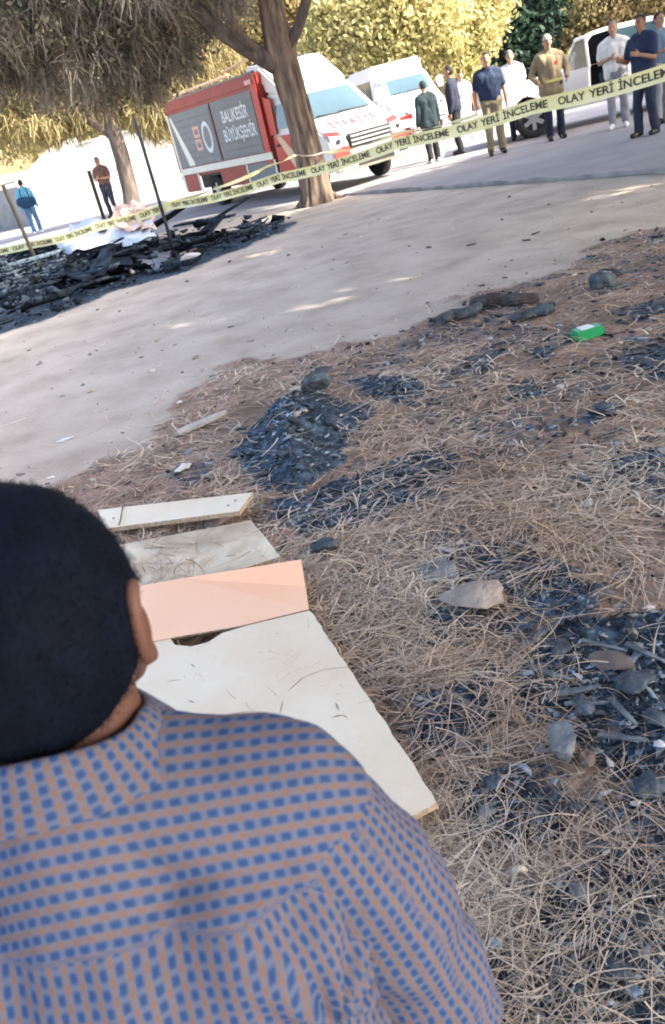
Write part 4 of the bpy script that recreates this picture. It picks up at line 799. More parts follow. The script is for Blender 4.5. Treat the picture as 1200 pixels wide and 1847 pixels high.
# front-of-van pieces shared by the red vehicle and the white vans
def van_front(t, red=False):
    tap = lambda y, z: max(0, (z-1.15))*.13
    cab = [(.92, .42), (.95, .62), (.92, .80), (.88, .98), (.80, 1.06), (.20, 1.40), (-.46, 2.00), (-.72, 2.12), (-1.30, 2.18), (-1.30, .38), (.6, .36)]
    c = shell('cab_body', cab, -.98, .98, white_p, t, .05, tap, [(0, .36, .43)])
    # windscreen lies along the slope (.22,1.34)-(-.46,2.12)
    def sl(u, x): y = .20+(-.46-.20)*u; z = 1.40+(2.00-1.40)*u; k = tap(0, z); return Vector((x*(1-k*.9), y, z))
    nrm = Vector((0, .60, .66)).normalized()*.012
    plate('windscreen', [sl(.06, -.80)+nrm, sl(.06, .80)+nrm, sl(.93, .78)+nrm, sl(.93, -.78)+nrm], .012, glass_m, t)
    cyl('wiper', sl(.05, -.7)+nrm*3, sl(.10, .1)+nrm*3, .012, black_p, t, 6); cyl('wiper', sl(.05, .05)+nrm*3, sl(.10, .7)+nrm*3, .012, black_p, t, 6)
    for s in (1, -1):
        k = lambda z: tap(0, z)
        X = lambda z: s*(.985-k(z))
        pts = [(X(1.42), .02, 1.42), (X(1.42), -.95, 1.42), (X(1.88), -.95, 1.88), (X(1.88), -.50, 1.88)]
        if s > 0: pts = pts[::-1]
        plate('side_window', pts if Vector(pts[1])-Vector(pts[0]) else pts, .012, glass_m, t)
        d = [(X(.55), -.42, .55), (X(.55), -1.18, .55), (X(1.30), -1.18, 1.30), (X(1.30), .28, 1.26), (X(1.0), .45, 1.0), (X(.85), .1, .85), (X(.75), -.25, .72)]
        if s > 0: d = d[::-1]
        dr = plate('door', d, .014, red_p if red else white_p, t)
        box('door_handle', s*1.0-.012, s*1.0+.012, -1.10, -.98, 1.08, 1.13, black_p, dr)
        mr = box('mirror', s*1.04 if s > 0 else -1.26, 1.26 if s > 0 else -1.04, .02, .14, 1.38, 1.74, white_p, t, .04); cyl('mirror_arm', (s*.9, .06, 1.42), (s*1.1, .08, 1.46), .03, black_p, mr, 8)
        hl = plate('headlight', ([(s*.60, .935, .83), (s*.94, .87, .85), (s*.95, .80, 1.06), (s*.62, .86, 1.02)])[::(1 if s < 0 else -1)], .03, lamp_glass, t)
        cyl('lamp', (s*.80, .90, .94), (s*.80, .935, .94), .05, black_p, hl, 10)
        if red:
            plate('red_patch', ([(s*.62, .86, 1.015), (s*.955, .83, 1.03), (s*.95, .66, 1.15), (s*.66, .72, 1.115)])[::(1 if s < 0 else -1)], .02, red_p, t)
            plate('red_patch', ([(s*.58, .958, .60), (s*.97, .93, .60), (s*.96, .92, .82), (s*.58, .945, .82)])[::(1 if s < 0 else -1)], .02, red_p, t)
        wheel(t, s*.86, 0, .35, .22, s)
        box('wheel_arch_lining', s*.45-.02, s*.45+.02, -.42, .42, .4, .8, black_p, t)
    g = box('grille', -.56, .56, .86, .965, .76, 1.04, black_p, t, .02)
    for z in (.80, .88, .96): box('grille_slat', -.52, .52, .962, .985, z, z+.035, silver, g, .004)
    b = box('bumper', -.95, .95, .70, 1.03, .34, .60, cream_s if red else white_p, t, .05)
    box('air_intake', -.50, .50, 1.02, 1.045, .40, .53, black_p, b, .004)
    for s in (-1, 1): box('fog_slot', s*.76-.13, s*.76+.13, 1.02, 1.04, .44, .50, black_p, b, .004)
    return c
fy = math.radians(30); fo = (2.2, 19.6, 0.004)
ft = empty('rescue_truck', fo, math.pi+fy, 'red and white fire rescue truck with grey shutters parked behind the trunk', 'fire truck')
van_front(ft, True)
yb, ye, Hb = -1.34, -6.0, 2.62
bx = box('equipment_box', -1.0, 1.0, ye, yb, .78, Hb-.18, shaded_red, ft, .03)
box('chassis', -.55, .55, ye+.1, -.8, .42, .78, black_p, ft, .02)
tb = box('roof_band', -1.03, 1.03, ye-.02, yb+.02, Hb-.27, Hb, shaded_red, ft, .05)
box('roof_deck', -.9, .9, ye+.2, yb-.2, Hb+.002, Hb+.05, shutter, ft, .01)
for s in (1, -1):
    f = s*1.004
    for k, (a, b) in enumerate(((ye+.12, -3.62), (-3.55, yb-.26))):
        pn = box('shutter', min(f, f+s*.018), max(f, f+s*.018), a, b, 1.03, Hb-.30, shutter, ft, .004)
        for j in range(8):
            z = 1.06+j*(Hb-1.40)/8; box('slat', min(f+s*.018, f+s*.026), max(f+s*.018, f+s*.026), a+.02, b-.02, z, z+.145, shutter, pn, .004)
    box('corner_post', min(f, f+s*.02), max(f, f+s*.02), ye-.01, ye+.10, .45, Hb-.28, silver, ft, .004)
    box('front_pillar', min(f, f+s*.025), max(f, f+s*.025), yb-.24, yb+.0, .78, Hb-.05, red_p, ft, .004)
    box('side_stripe', min(f, f+s*.03), max(f, f+s*.03), ye, yb+.02, .86, 1.01, cream_s, ft, .004)
    for k, (a, b, c) in enumerate(((ye+.06, -5.15, shaded_red), (-3.9, -2.6, shaded_red), (-2.5, yb, shutter))):
        box('locker', min(f*.97, f+s*.015), max(f*.97, f+s*.015), a, b, .42, .83, c, ft, .015)
        box('locker_edge', min(f, f+s*.02), max(f, f+s*.02), b+.01, b+.08, .42, .85, cream_s, ft, .004)
    wheel(ft, s*.86, -4.35, .35, .24, s)
    box('mudguard', s*.72-.28, s*.72+.28, -4.85, -3.92, .74, .79, black_p, ft, .01)
    # pale slanted stripe on the rear shutter
    x_ = f+s*.029
    q = [(x_, ye+.16, Hb-.36), (x_, ye+.26, Hb-.36), (x_, ye+.95, 1.05), (x_, ye+.62, 1.05)]
    plate('slanted_stripe', q if s > 0 else q[::-1], .004, cream_s, ft)
# peach swoosh along the cab door and the white spoiler over the cab
for s in (1, -1):
    X = lambda z: s*(1.003-max(0, z-1.15)*.13)
    q = [(X(1.28), -1.05, 1.28), (X(1.28), -.86, 1.28), (X(.60), -.18, .66), (X(.57), -.50, .57)]
    plate('door_stripe', q if s < 0 else q[::-1], .006, peach_s, ft)
    box('step', s*.99-.03, s*.99+.03, -1.25, -.45, .34, .56, white_p, ft, .02)
    b = shell('side_pillar', [(-1.3, 1.32), (-1.02, 1.34), (-1.0, 2.02), (-1.3, 2.12)], s*.96-.02, s*.96+.012, red_p, ft, .004)
sp = shell('roof_spoiler', [(-.60, 2.06), (-1.30, 2.14), (-1.33, 2.3), (-1.9, Hb+.02), (-1.9, Hb+.16), (-1.35, Hb+.10), (-.85, 2.34), (-.62, 2.16)], -.86, .86, white_p, ft, .07)
box('spoiler_grille', -.5, .5, -1.80, -1.45, Hb+.11, Hb+.165, black_p, sp, .005)
lb = box('light_bar', -.62, .62, -.86, -.60, 2.20, 2.36, white_p, ft, .04)
for s in (-1, 1): box('beacon', s*.46-.14, s*.46+.14, -.60, -.58, 2.23, 2.33, M('beacon_lens', (.62, .66, .72), .2), lb, .004)
for s in (-1, 1): box('marker_lamp', s*1.035-.012, s*1.035+.012, -1.75, -1.45, Hb-.2, Hb-.1, M('pink_lens', (.8, .42, .45), .3), ft, .02)
cyl('roof_pole', (.75, -1.1, Hb+.36), (.85, -2.9, Hb+.22), .025, peach_s, ft, 8); cyl('roof_pole', (.7, -2.9, Hb+.14), (.75, -5.8, Hb+.12), .03, peach_s, ft, 8)
for y_ in (-1.3, -2.8, -4.3, -5.6): cyl('pole_bracket', (.74, y_, Hb), (.74, y_, Hb+(.3 if y_ > -2.5 else .13)), .02, black_p, ft, 6)
xs = 1.004+.031
text_on('BALIKESİR', .36, (xs, -2.52, 1.93), (0, 1, 0), (0, 0, 1), white_t, ft, .74); text_on('BÜYÜKŞEHİR', .36, (xs, -2.47, 1.53), (0, 1, 0), (0, 0, 1), white_t, ft, .68)
el = bmesh.new(); bmesh.ops.create_circle(el, cap_ends=True, segments=32, radius=1)
for v in el.verts: v.co = Vector((xs-.002, -4.05+v.co.x*.24, 1.62+v.co.y*.36))
bm_obj('emblem', el, white_t, ft)
el = bmesh.new(); bmesh.ops.create_circle(el, cap_ends=True, segments=32, radius=1)
for v in el.verts: v.co = Vector((xs, -4.05+v.co.x*.17, 1.62+v.co.y*.26))
bm_obj('emblem_centre', el, shutter, ft)
for z in (1.36, 1.66): box('badge', xs-.004, xs, -4.72, -4.40, z, z+.26, orange_s, ft, 0); box('badge_print', xs+.001, xs+.003, -4.65, -4.47, z+.07, z+.19, shutter, ft, 0)
def hood(u, x): y = .80+(.20-.80)*u; z = 1.06+(1.40-1.06)*u; return np.array([x, y, z])
hn = np.array([0, .49, .87]); 
text_on('İTFAİYE', .34, hood(.5, 0)+hn*.016, (-1, 0, 0), np.array([0, -.87, .49]), pink_t, ft, 1.0)
box('number_plate', -.3, .3, 1.04, 1.055, .55, .60, yellow_s, ft, .002); box('yellow_strip', -.75, .75, 1.032, 1.042, .602, .64, yellow_s, ft, .002)

# white vans behind
def white_van(px0, yaw, lab, blue=False):
    g = gr(*px0); t = empty('white_van', (g[0], g[1], .004), yaw, lab, 'van', 'white vans parked beyond the people'); van_front(t)
    box('cargo_body', -1.0, 1.0, -5.0, -1.28, .42, 2.55, white_p, t, .08)
    for s in (-1, 1):
        f = s*1.003
        for a, b in ((-4.8, -3.7), (-3.6, -2.5), (-2.4, -1.5)): box('side_window', min(f, f+s*.012), max(f, f+s*.012), a, b, 1.4, 2.1, glass_m, t, .003)
        wheel(t, s*.86, -3.7, .35, .22, s)
        bm = box_bm(min(f, f+s*.014), max(f, f+s*.014), -4.98, -1.3, 1.0, 1.14); bm_obj('side_stripe', bm, red_p, t)
    return t
white_van((752, 243), math.pi+.10, 'white van facing the camera behind two people in dark clothes')
white_van((1275, 130), math.pi-1.0, 'white van at the far right edge behind the pickup', True)

# white double cab pickup, left front door open
def pickup(o, yaw):
    t = empty('pickup', o, yaw, 'white double cab pickup with its front door open and dark interior', 'pickup'); W_ = .93
    low = [(.95, .45), (.98, .70), (.93, .98), (.80, 1.08), (-.70, 1.16), (-2.75, 1.16), (-4.35, 1.20), (-4.38, .60), (-4.2, .45)]
    shell('body', low, -W_, W_, white_p, t, .06, lambda y, z: .0 if z < .9 else .03, [(0, .40, .47), (-3.1, .40, .47)])
    tap = lambda y, z: .05+max(0, (z-1.14))*.24
    shell('greenhouse', [(-.62, 1.13), (-1.30, 1.72), (-1.6, 1.79), (-2.62, 1.78), (-2.85, 1.70), (-2.95, 1.13)], -W_, W_, white_p, t, .04, tap)
    def gl(pts, s, nm='side_window', m_=glass_m, th=.012):
        q = [(s*(W_-tap(0, z)+.004), y, z) for y, z in pts]; return plate(nm, q if s < 0 else q[::-1], th, m_, t)
    for s in (-1, 1):
        if s > 0: gl([(-.82, 1.19), (-1.72, 1.19), (-1.72, 1.70), (-1.36, 1.68)], s)
        gl([(-1.85, 1.19), (-2.75, 1.19), (-2.64, 1.68), (-1.85, 1.70)], s)
        bx_ = box('sill', s*.95-.05, s*.95+.05, -2.5, -.55, .40, .47, silver, t, .02)
        wheel(t, s*.80, 0, .39, .25, s, .12); wheel(t, s*.80, -3.1, .39, .25, s)
        hl = box('headlight', s*.74-.17, s*.74+.17, .90, .985, .80, .95, lamp_glass, t, .03); box('lamp', s*.74-.06, s*.74+.06, .984, .992, .84, .91, black_p, hl, .004)
        box('tail_light', s*.86-.06, s*.86+.05, -4.41, -4.37, .80, 1.12, red_p, t, .01)
    # windscreen
    a = [(-.66, 1.175), (-1.27, 1.705)]; n = Vector((0, .66, .75))*.008
    plate('windscreen', [Vector((x*(W_-tap(0, z)-.05), y, z))+n for x, (y, z) in ((-1, a[0]), (1, a[0]), (1, a[1]), (-1, a[1]))], .01, glass_m, t)
    s = -1                                               # open door on the side towards the camera: black plates for the shade inside, seat and hinged door
    plate('opening_shade', [(-.946, y, z) for y, z in ((-.74, .52), (-.78, 1.15), (-1.76, 1.15), (-1.74, .52))], .004, inner_m, t)
    gl([(-.80, 1.16), (-1.76, 1.16), (-1.78, 1.72), (-1.38, 1.70)], s, 'opening_shade', inner_m, .012)
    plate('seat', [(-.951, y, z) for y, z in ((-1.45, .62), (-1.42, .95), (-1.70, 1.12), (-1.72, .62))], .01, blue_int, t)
    return t
pg = gr(965, 248); pyaw = math.radians(126)
# heading towards the left of the photograph and a little towards the camera
hd = Vector((-math.cos(math.radians(14)), math.sin(math.radians(14)), 0)); yaw = math.atan2(-hd.x, hd.y)
lf = Vector((hd.y*-1, hd.x, 0))                          # the vehicle's own left
ctr = Vector((pg[0], pg[1], 0)) - lf*.80
pt = pickup((ctr.x, ctr.y, .004), yaw)
# left side of the vehicle in local axes is -x
W_ = .93
dr = empty('door_hinge', (0, 0, 0), 0, None, None); bpy.data.objects.remove(dr)
dpts = [(0, .50), (-.98, .50), (-1.02, 1.16), (-.06, 1.14)]
hx_, hy_ = -.955, -.72; oa = math.radians(66)
def dl(u, z, off=0):                                     # a point on the opened door: u metres back from the hinge
    return Vector((hx_ - math.sin(oa)*(-u) - math.cos(oa)*off, hy_ + math.cos(oa)*u + math.sin(oa)*off*-1, z))
dl = lambda u, z, off=0: Vector((hx_ - math.sin(oa)*u + math.cos(oa)*off*-1, hy_ - math.cos(oa)*u + math.sin(oa)*off, z))
dp = plate('door', [dl(u, z) for u, z in ((0, .50), (1.0, .50), (1.04, 1.16), (.0, 1.14))], .07, white_p, pt, .01)
fr = [(.06, 1.14), (.62, 1.68), (.98, 1.70), (1.04, 1.14)]
for (a, b) in zip(fr[:-1], fr[1:]): cyl('window_frame', dl(*a, .03), dl(*b, .03), .032, white_p, dp, 8)
plate('window_pane', [dl(u, z, .025) for u, z in ((.10, 1.16), (1.0, 1.16), (.95, 1.67), (.63, 1.65))], .008, glass_m, dp)
box('seat', -.80, -.35, -1.9, -1.35, .6, 1.35, blue_int, pt, .06)
cyl('aerial', (.85, -.62, 1.1), (.85, -.8, 2.15), .012, black_p, pt, 6)
box('mirror', -1.16, -.95, -.80, -.70, 1.16, 1.36, white_p, pt, .03)
# red and white plastic barrier beside the truck
g = gr(722, 262); bt = empty('road_barrier', (g[0], g[1], .004), .2, 'red and white slatted barrier between the truck and two people', 'barrier')
for k in range(4): box('rail', -.7, .7, -.03, .03, .25+k*.22, .38+k*.22, [red_p, white_p][k % 2], bt, .01)
for s in (-1, 1): box('leg', s*.6-.04, s*.6+.04, -.25, .25, 0, 1.1, white_p, bt, .01)
# ------------------------------------------------------------------ people
skin_m = M('skin', (.40, .23, .155), .6, .06, 8, spec=.35); skin_d = M('tanned_skin', (.30, .165, .11), .6, .06, 8)
hair_m = M('dark_hair', (.012, .010, .010), .7, .3, 30); lip_m = M('lips', (.20, .075, .06), .6); eye_m = M('eye_dark', (.02, .015, .012), .4)
def cloth_m(nm, c, **k): return M(nm, c, .88, k.pop('var', .12), 7, .25, 60, **k)
def hand_prims(wr, dr, side, s, fwd):
    dr = Vector(dr).normalized(); fw = Vector(fwd); fw = (fw-dr*fw.dot(dr)).normalized(); nr = dr.cross(fw).normalized(); P = []
    w0 = Vector(wr); k = w0+dr*.085*s
    for i in (-1, 0, 1): P.append(('c', w0+fw*i*.012*s, k+fw*i*.024*s, .017*s, .014*s))
    for i, L in zip((-1.5, -.5, .5, 1.5), (.058, .075, .08, .07)):
        a = k+fw*i*.0205*s; b = a+(dr*.92+nr*.25*side)*L*.5*s; c = b+(dr*.75+nr*.6*side)*L*.5*s
        P += [('c', a, b, .0095*s, .009*s), ('c', b, c, .009*s, .0075*s)]
    a = w0+dr*.025*s+fw*.03*s; b = a+(dr*.7+fw*.7)*.04*s; P += [('c', a, b, .013*s, .011*s), ('c', b, b+(dr*.9+fw*.3)*.035*s, .011*s, .008*s)]
    return P
def person(px0, face, h, lab, top, legs, shoes, hair=hair_m, arms=None, sleeve='short', group='people standing behind the tape', stride=0.0, jacket=0.0, cap=None, skin=skin_m, coords=None, wide=1.0, head_turn=0.0, lean=0.0, seed=1, tuck=True, collar=None):
    s = h/1.75; g = gr(*px0) if coords is None else coords
    t = empty('person', (g[0], g[1], .004), math.radians(face), lab, 'person', group)
    V = lambda x, y, z: Vector((x*s*wide, (y+lean*max(0, z-.95))*s, z*s)); S = lambda x, y, z: Vector((x*s, (y+lean*max(0, z-.95))*s, z*s))
    arms = arms or {}; P = []; CL = []; TR = []; SH = {1: [], -1: []}
    hy = lean*.7*s
    hc = S(0, .02, 1.632); rot = None
    P += [('e', hc, (.074*s, .094*s, .112*s)), ('c', S(0, .045, 1.56), S(0, .06, 1.545), .052*s, .04*s), ('c', S(0, .112, 1.645), S(0, .128, 1.612), .010*s, .015*s), ('c', S(0, -.012, 1.44), S(0, .008, 1.56), .058*s, .054*s)]
    for q in (-1, 1): P.append(('e', S(q*.077, .005, 1.628), (.012*s, .026*s, .034*s)))
    P += [('c', S(-.015, .108, 1.577), S(.015, .108, 1.577), .010*s, .010*s)]
    tor = [('c', V(-.075, 0, 1.0), V(-.095, -.005, 1.30), .098*s, .108*s), ('c', V(.075, 0, 1.0), V(.095, -.005, 1.30), .098*s, .108*s), ('c', V(0, .02, 1.0), V(0, .03, 1.3), .10*s, .105*s), ('c', V(-.145, -.01, 1.395), V(.145, -.01, 1.395), .066*s, .066*s), ('c', V(-.04, -.012, 1.46), V(-.15, -.012, 1.41), .05*s, .055*s), ('c', V(.04, -.012, 1.46), V(.15, -.012, 1.41), .05*s, .055*s)]
    pel = [('c', V(-.075, 0, .93), V(.075, 0, .93), .108*s, .108*s)]
    grow_ = lambda pr, d: [(p[0], p[1], tuple(r+d for r in p[2])) if p[0] == 'e' else (p[0], p[1], p[2], p[3]+d, p[4]+d) for p in pr]
    P += tor+pel; CL += grow_(tor, .021*s)
    if jacket: CL += [('c', V(-.08, 0, .98-jacket), V(-.08, 0, 1.1), .142*s, .125*s), ('c', V(.08, 0, .98-jacket), V(.08, 0, 1.1), .142*s, .125*s), ('c', V(0, .01, .98-jacket), V(0, 0, 1.1), .15*s, .125*s)]
    elif not tuck: CL += [('c', V(-.075, 0, .90), V(-.08, 0, 1.1), .122*s, .112*s), ('c', V(.075, 0, .90), V(.08, 0, 1.1), .122*s, .112*s)]
    for q in (1, -1):
        sh = V(q*.188, -.01, 1.392); e_, w_ = arms.get(q, ((.055, -.02, -.285), (.02, .06, -.25)))
        el = sh+Vector((e_[0]*q, e_[1], e_[2]))*s; wr = el+Vector((w_[0]*q, w_[1], w_[2]))*s; d = (wr-el).normalized()
        P += [('c', sh, el, .052*s, .041*s), ('c', el, wr, .041*s, .028*s)]
        fw = Vector((0, 1, 0)) if abs(d.y) < .8 else Vector((0, 0, 1))
        P += hand_prims(wr, d, -q, s, fw)
        if sleeve == 'short': CL += [('c', sh, sh.lerp(el, .70), .070*s, .066*s)]
        else: CL += [('c', sh, el, .070*s, .060*s), ('c', el, wr.lerp(el, .04), .060*s, .048*s)]
        hp = V(q*.085, 0, .90); st = stride*q; kn = V(q*.10, .03+st*.28, .50); an = V(q*.105, st*.62-.01, .085)
        P += [('c', hp, kn, .085*s, .055*s), ('c', kn, an, .058*s, .040*s), ('c', an, an+Vector((0, .10, -.045))*s, .038*s, .034*s)]
        TR += [('c', hp, kn, .104*s, .076*s), ('c', kn, an+Vector((0, 0, .02))*s, .077*s, .068*s)]
        toe = an+Vector((q*.02, .15, -.045))*s; SH[q] = [('c', an+Vector((0, -.05, -.04))*s, toe, .042*s, .040*s), ('c', an+Vector((0, -.02, .0))*s, an+Vector((0, .02, -.01))*s, .045*s, .045*s), ('c', an+Vector((0, .04, -.02))*s, toe+Vector((0, -.02, -.005))*s, .044*s, .036*s)]
    TR += grow_(pel, .020*s) + [('c', V(-.07, 0, .98), V(.07, 0, .98), .105*s, .105*s)]
    body_obj('body', P, .0105, 2, skin, t)
    body_obj('shirt' if not jacket else 'jacket', CL, .016, 4, top, t, .024, 9, seed)
    body_obj('trousers', TR, .016, 3, legs, t, .024, 9, seed+5)
    for q in (1, -1): body_obj('shoe', SH[q], .011, 2, shoes, t)
    # hair as a shell over the back and top of the skull, clear of the face
    bm = bmesh.new(); bmesh.ops.create_icosphere(bm, subdivisions=3, radius=1)
    bmesh.ops.delete(bm, geom=[v for v in bm.verts if (v.co.y > .42 and v.co.z < .52) or v.co.z < -.55 or (abs(v.co.x) > .6 and v.co.z < -.1 and v.co.y > .0)], context='VERTS')
    for v in bm.verts: v.co = hc+Vector((v.co.x*.080, v.co.y*.102-.006, v.co.z*.116+.006))*s*(1+.03*random.random())
    o = bm_obj('hair', bm, hair, t, 0, True)
    for q in (-1, 1): body_obj('eye', [('e', S(q*.031, .106, 1.640), (.012*s, .006*s, .006*s))], .004, 0, eye_m, t)
    for q in (-1, 1): body_obj('eyebrow', [('c', S(q*.018, .108, 1.660), S(q*.045, .098, 1.662), .006*s, .005*s)], .004, 0, hair if hair is hair_m else eye_m, t)
    body_obj('mouth', [('c', S(-.018, .116, 1.586), S(.018, .116, 1.586), .006*s, .006*s)], .004, 0, lip_m, t)
    if not jacket: cyl_b = bm_obj('belt', cyl_bm((0, 0, .955*s), (0, 0, .99*s), .10, 20), black_p, t); cyl_b.scale = (1.92*s*wide, 1.22*s, 1)
    if collar: body_obj('collar', [('c', S(q*.055, -.03 if abs(q) else 0, 1.475), S(q*.03, .05, 1.45), .022*s, .02*s) for q in (-1, 1)]+[('c', S(-.05, -.05, 1.48), S(.05, -.05, 1.48), .022*s, .022*s)], .009, 1, collar, t)
    if cap:
        bm = bmesh.new(); bmesh.ops.create_icosphere(bm, subdivisions=3, radius=1); bmesh.ops.delete(bm, geom=[v for v in bm.verts if v.co.z < .12], context='VERTS')
        for v in bm.verts: v.co = hc+Vector((v.co.x*.087, v.co.y*.108, v.co.z*.128))*s
        bm_obj('cap', bm, cap, t, 0, True)
    return t, s, S
navy = cloth_m('navy_cloth', (.022, .034, .075)); navy2 = cloth_m('dark_navy_cloth', (.018, .022, .042)); black_c = cloth_m('black_cloth', (.016, .017, .020)); teal = cloth_m('black_teal_cloth', (.016, .030, .036)); khaki = cloth_m('khaki_cloth', (.25, .195, .12)); khaki2 = cloth_m('khaki_trousers', (.24, .195, .125)); white_c = cloth_m('white_cloth', (.74, .72, .69)); grey_c = cloth_m('grey_trousers', (.26, .26, .28)); denim = cloth_m('denim', (.07, .16, .27)); lblue = cloth_m('light_blue_cloth', (.14, .40, .55)); brown_c = cloth_m('brown_cloth', (.14, .075, .06)); jean_d = cloth_m('dark_jeans', (.025, .032, .055)); wshoe = M('white_shoe', (.75, .74, .72), .6); dshoe = M('dark_shoe', (.02, .02, .02), .6); silver_h = M('grey_hair', (.18, .17, .16), .8); cap_m = cloth_m('pale_cap', (.42, .38, .33))
hips = {1: ((.12, -.06, -.25), (-.06, .18, -.13)), -1: ((.12, -.06, -.25), (-.06, .18, -.13))}
fold = {1: ((.06, .03, -.27), (-.19, .20, .06)), -1: ((.06, .03, -.27), (-.19, .20, .03))}
fwd_ = {1: ((.05, .08, -.27), (-.06, .25, .05)), -1: ((.05, .08, -.27), (-.08, .24, .08))}
back_ = {1: ((.08, -.06, -.27), (-.14, -.16, -.10)), -1: ((.08, -.06, -.27), (-.14, -.16, -.10))}
t, s, S = person((70, 421), 8, 1.78, 'person in light blue top with a big dark blue bag at far left', lblue, denim, wshoe, stride=.16, sleeve='long', tuck=False, seed=3)
bg_ = body_obj('bag_body', [('c', (-.17, -.19, 1.08), (.17, -.19, 1.04), .16, .15), ('c', (-.12, -.2, .96), (.12, -.2, .95), .10, .10)], .016, 3, cloth_m('dark_blue_bag', (.012, .045, .105)), None, .02, 9, 4)
bgt = empty('bag', tuple(t.location), math.radians(8), 'big dark blue bag slung behind the person in light blue', 'bag'); bg_.parent = bgt
tube('strap', [(-.14, -.12, 1.2), (-.12, -.145, 1.34), (-.10, -.10, 1.47), (-.10, .02, 1.49), (-.11, .12, 1.40)], .014, black_c, bgt, 8)
tube('strap', [(.14, -.12, 1.2), (.12, -.145, 1.34), (.10, -.10, 1.47), (.10, .02, 1.49), (.11, .12, 1.40)], .014, black_c, bgt, 8)
person((208, 391), 160, 1.86, 'man in brown top with folded arms before the white wall', brown_c, jean_d, dshoe, arms=fold, sleeve='short', tuck=False, seed=5)
person((733, 268), 170, 1.60, 'small distant person in a black t-shirt beside the white van', black_c, grey_c, dshoe, tuck=False, seed=7, coords=gr(736, 246))
person((785, 293), 12, 1.66, 'person in black jacket and white shoes seen from behind', teal, black_c, wshoe, sleeve='long', jacket=.16, hair=M('dark_hood', (.02, .035, .035), .9), stride=.06, seed=9)
t, s, S = person((832, 278), 62, 1.82, 'man in navy uniform with a white arm badge seen from the side', navy2, black_c, dshoe, sleeve='long', jacket=.04, stride=.05, seed=11)
box('arm_badge', .262, .268, -.05, .03, 1.28, 1.37, white_t, t, .0)
person((851, 262), 175, 1.66, 'person in white shirt half hidden behind the navy tee man', white_c, white_c, wshoe, tuck=False, seed=13, coords=gr(846, 250))
person((898, 279), 172, 1.86, 'man in navy t-shirt and khaki trousers facing the camera', navy, khaki2, dshoe, arms={1: ((.08, -.02, -.28), (.0, .05, -.25)), -1: ((.07, -.02, -.28), (.0, .08, -.24))}, stride=.04, seed=15, wide=1.08)
person((934, 258), 165, 1.82, 'man in white shirt standing behind the navy tee man', white_c, jean_d, dshoe, hair=silver_h, sleeve='short', tuck=False, seed=17, coords=gr(937, 252))
t, s, S = person((1004, 252), 176, 1.90, 'firefighter in khaki jacket and dark trousers before the pickup', khaki, navy2, dshoe, arms=hips, sleeve='long', jacket=.14, cap=cap_m, stride=.04, seed=19, wide=1.10, collar=khaki)
for z in (1.06,):
    o = bm_obj('reflective_band', cyl_bm((0, 0, z), (0, 0, z+.05), .10, 28), M('lime_band', (.50, .46, .16), .5), t); o.scale = (2.42, 1.60, 1)
o = bm_obj('chest_badge', box_bm(-.12, -.07, .135, .150, 1.36, 1.41), red_p, t)
person((1118, 231), 150, 1.84, 'man in white t-shirt and grey trousers beside the open pickup door', white_c, grey_c, wshoe, arms=fold, sleeve='short', tuck=False, stride=.10, seed=21, wide=1.06, hair=silver_h)
person((1168, 244), 118, 1.80, 'man in navy polo and navy jeans reaching forward at right edge', navy, jean_d, dshoe, arms=fwd_, sleeve='short', tuck=True, stride=.10, seed=23, wide=1.08, skin=skin_d)
person((1198, 226), 200, 1.78, 'man in faded blue shirt behind the navy polo man', cloth_m('faded_blue_cloth', (.10, .16, .24)), grey_c, dshoe, tuck=False, seed=25, arms=fwd_, coords=gr(1196, 222))

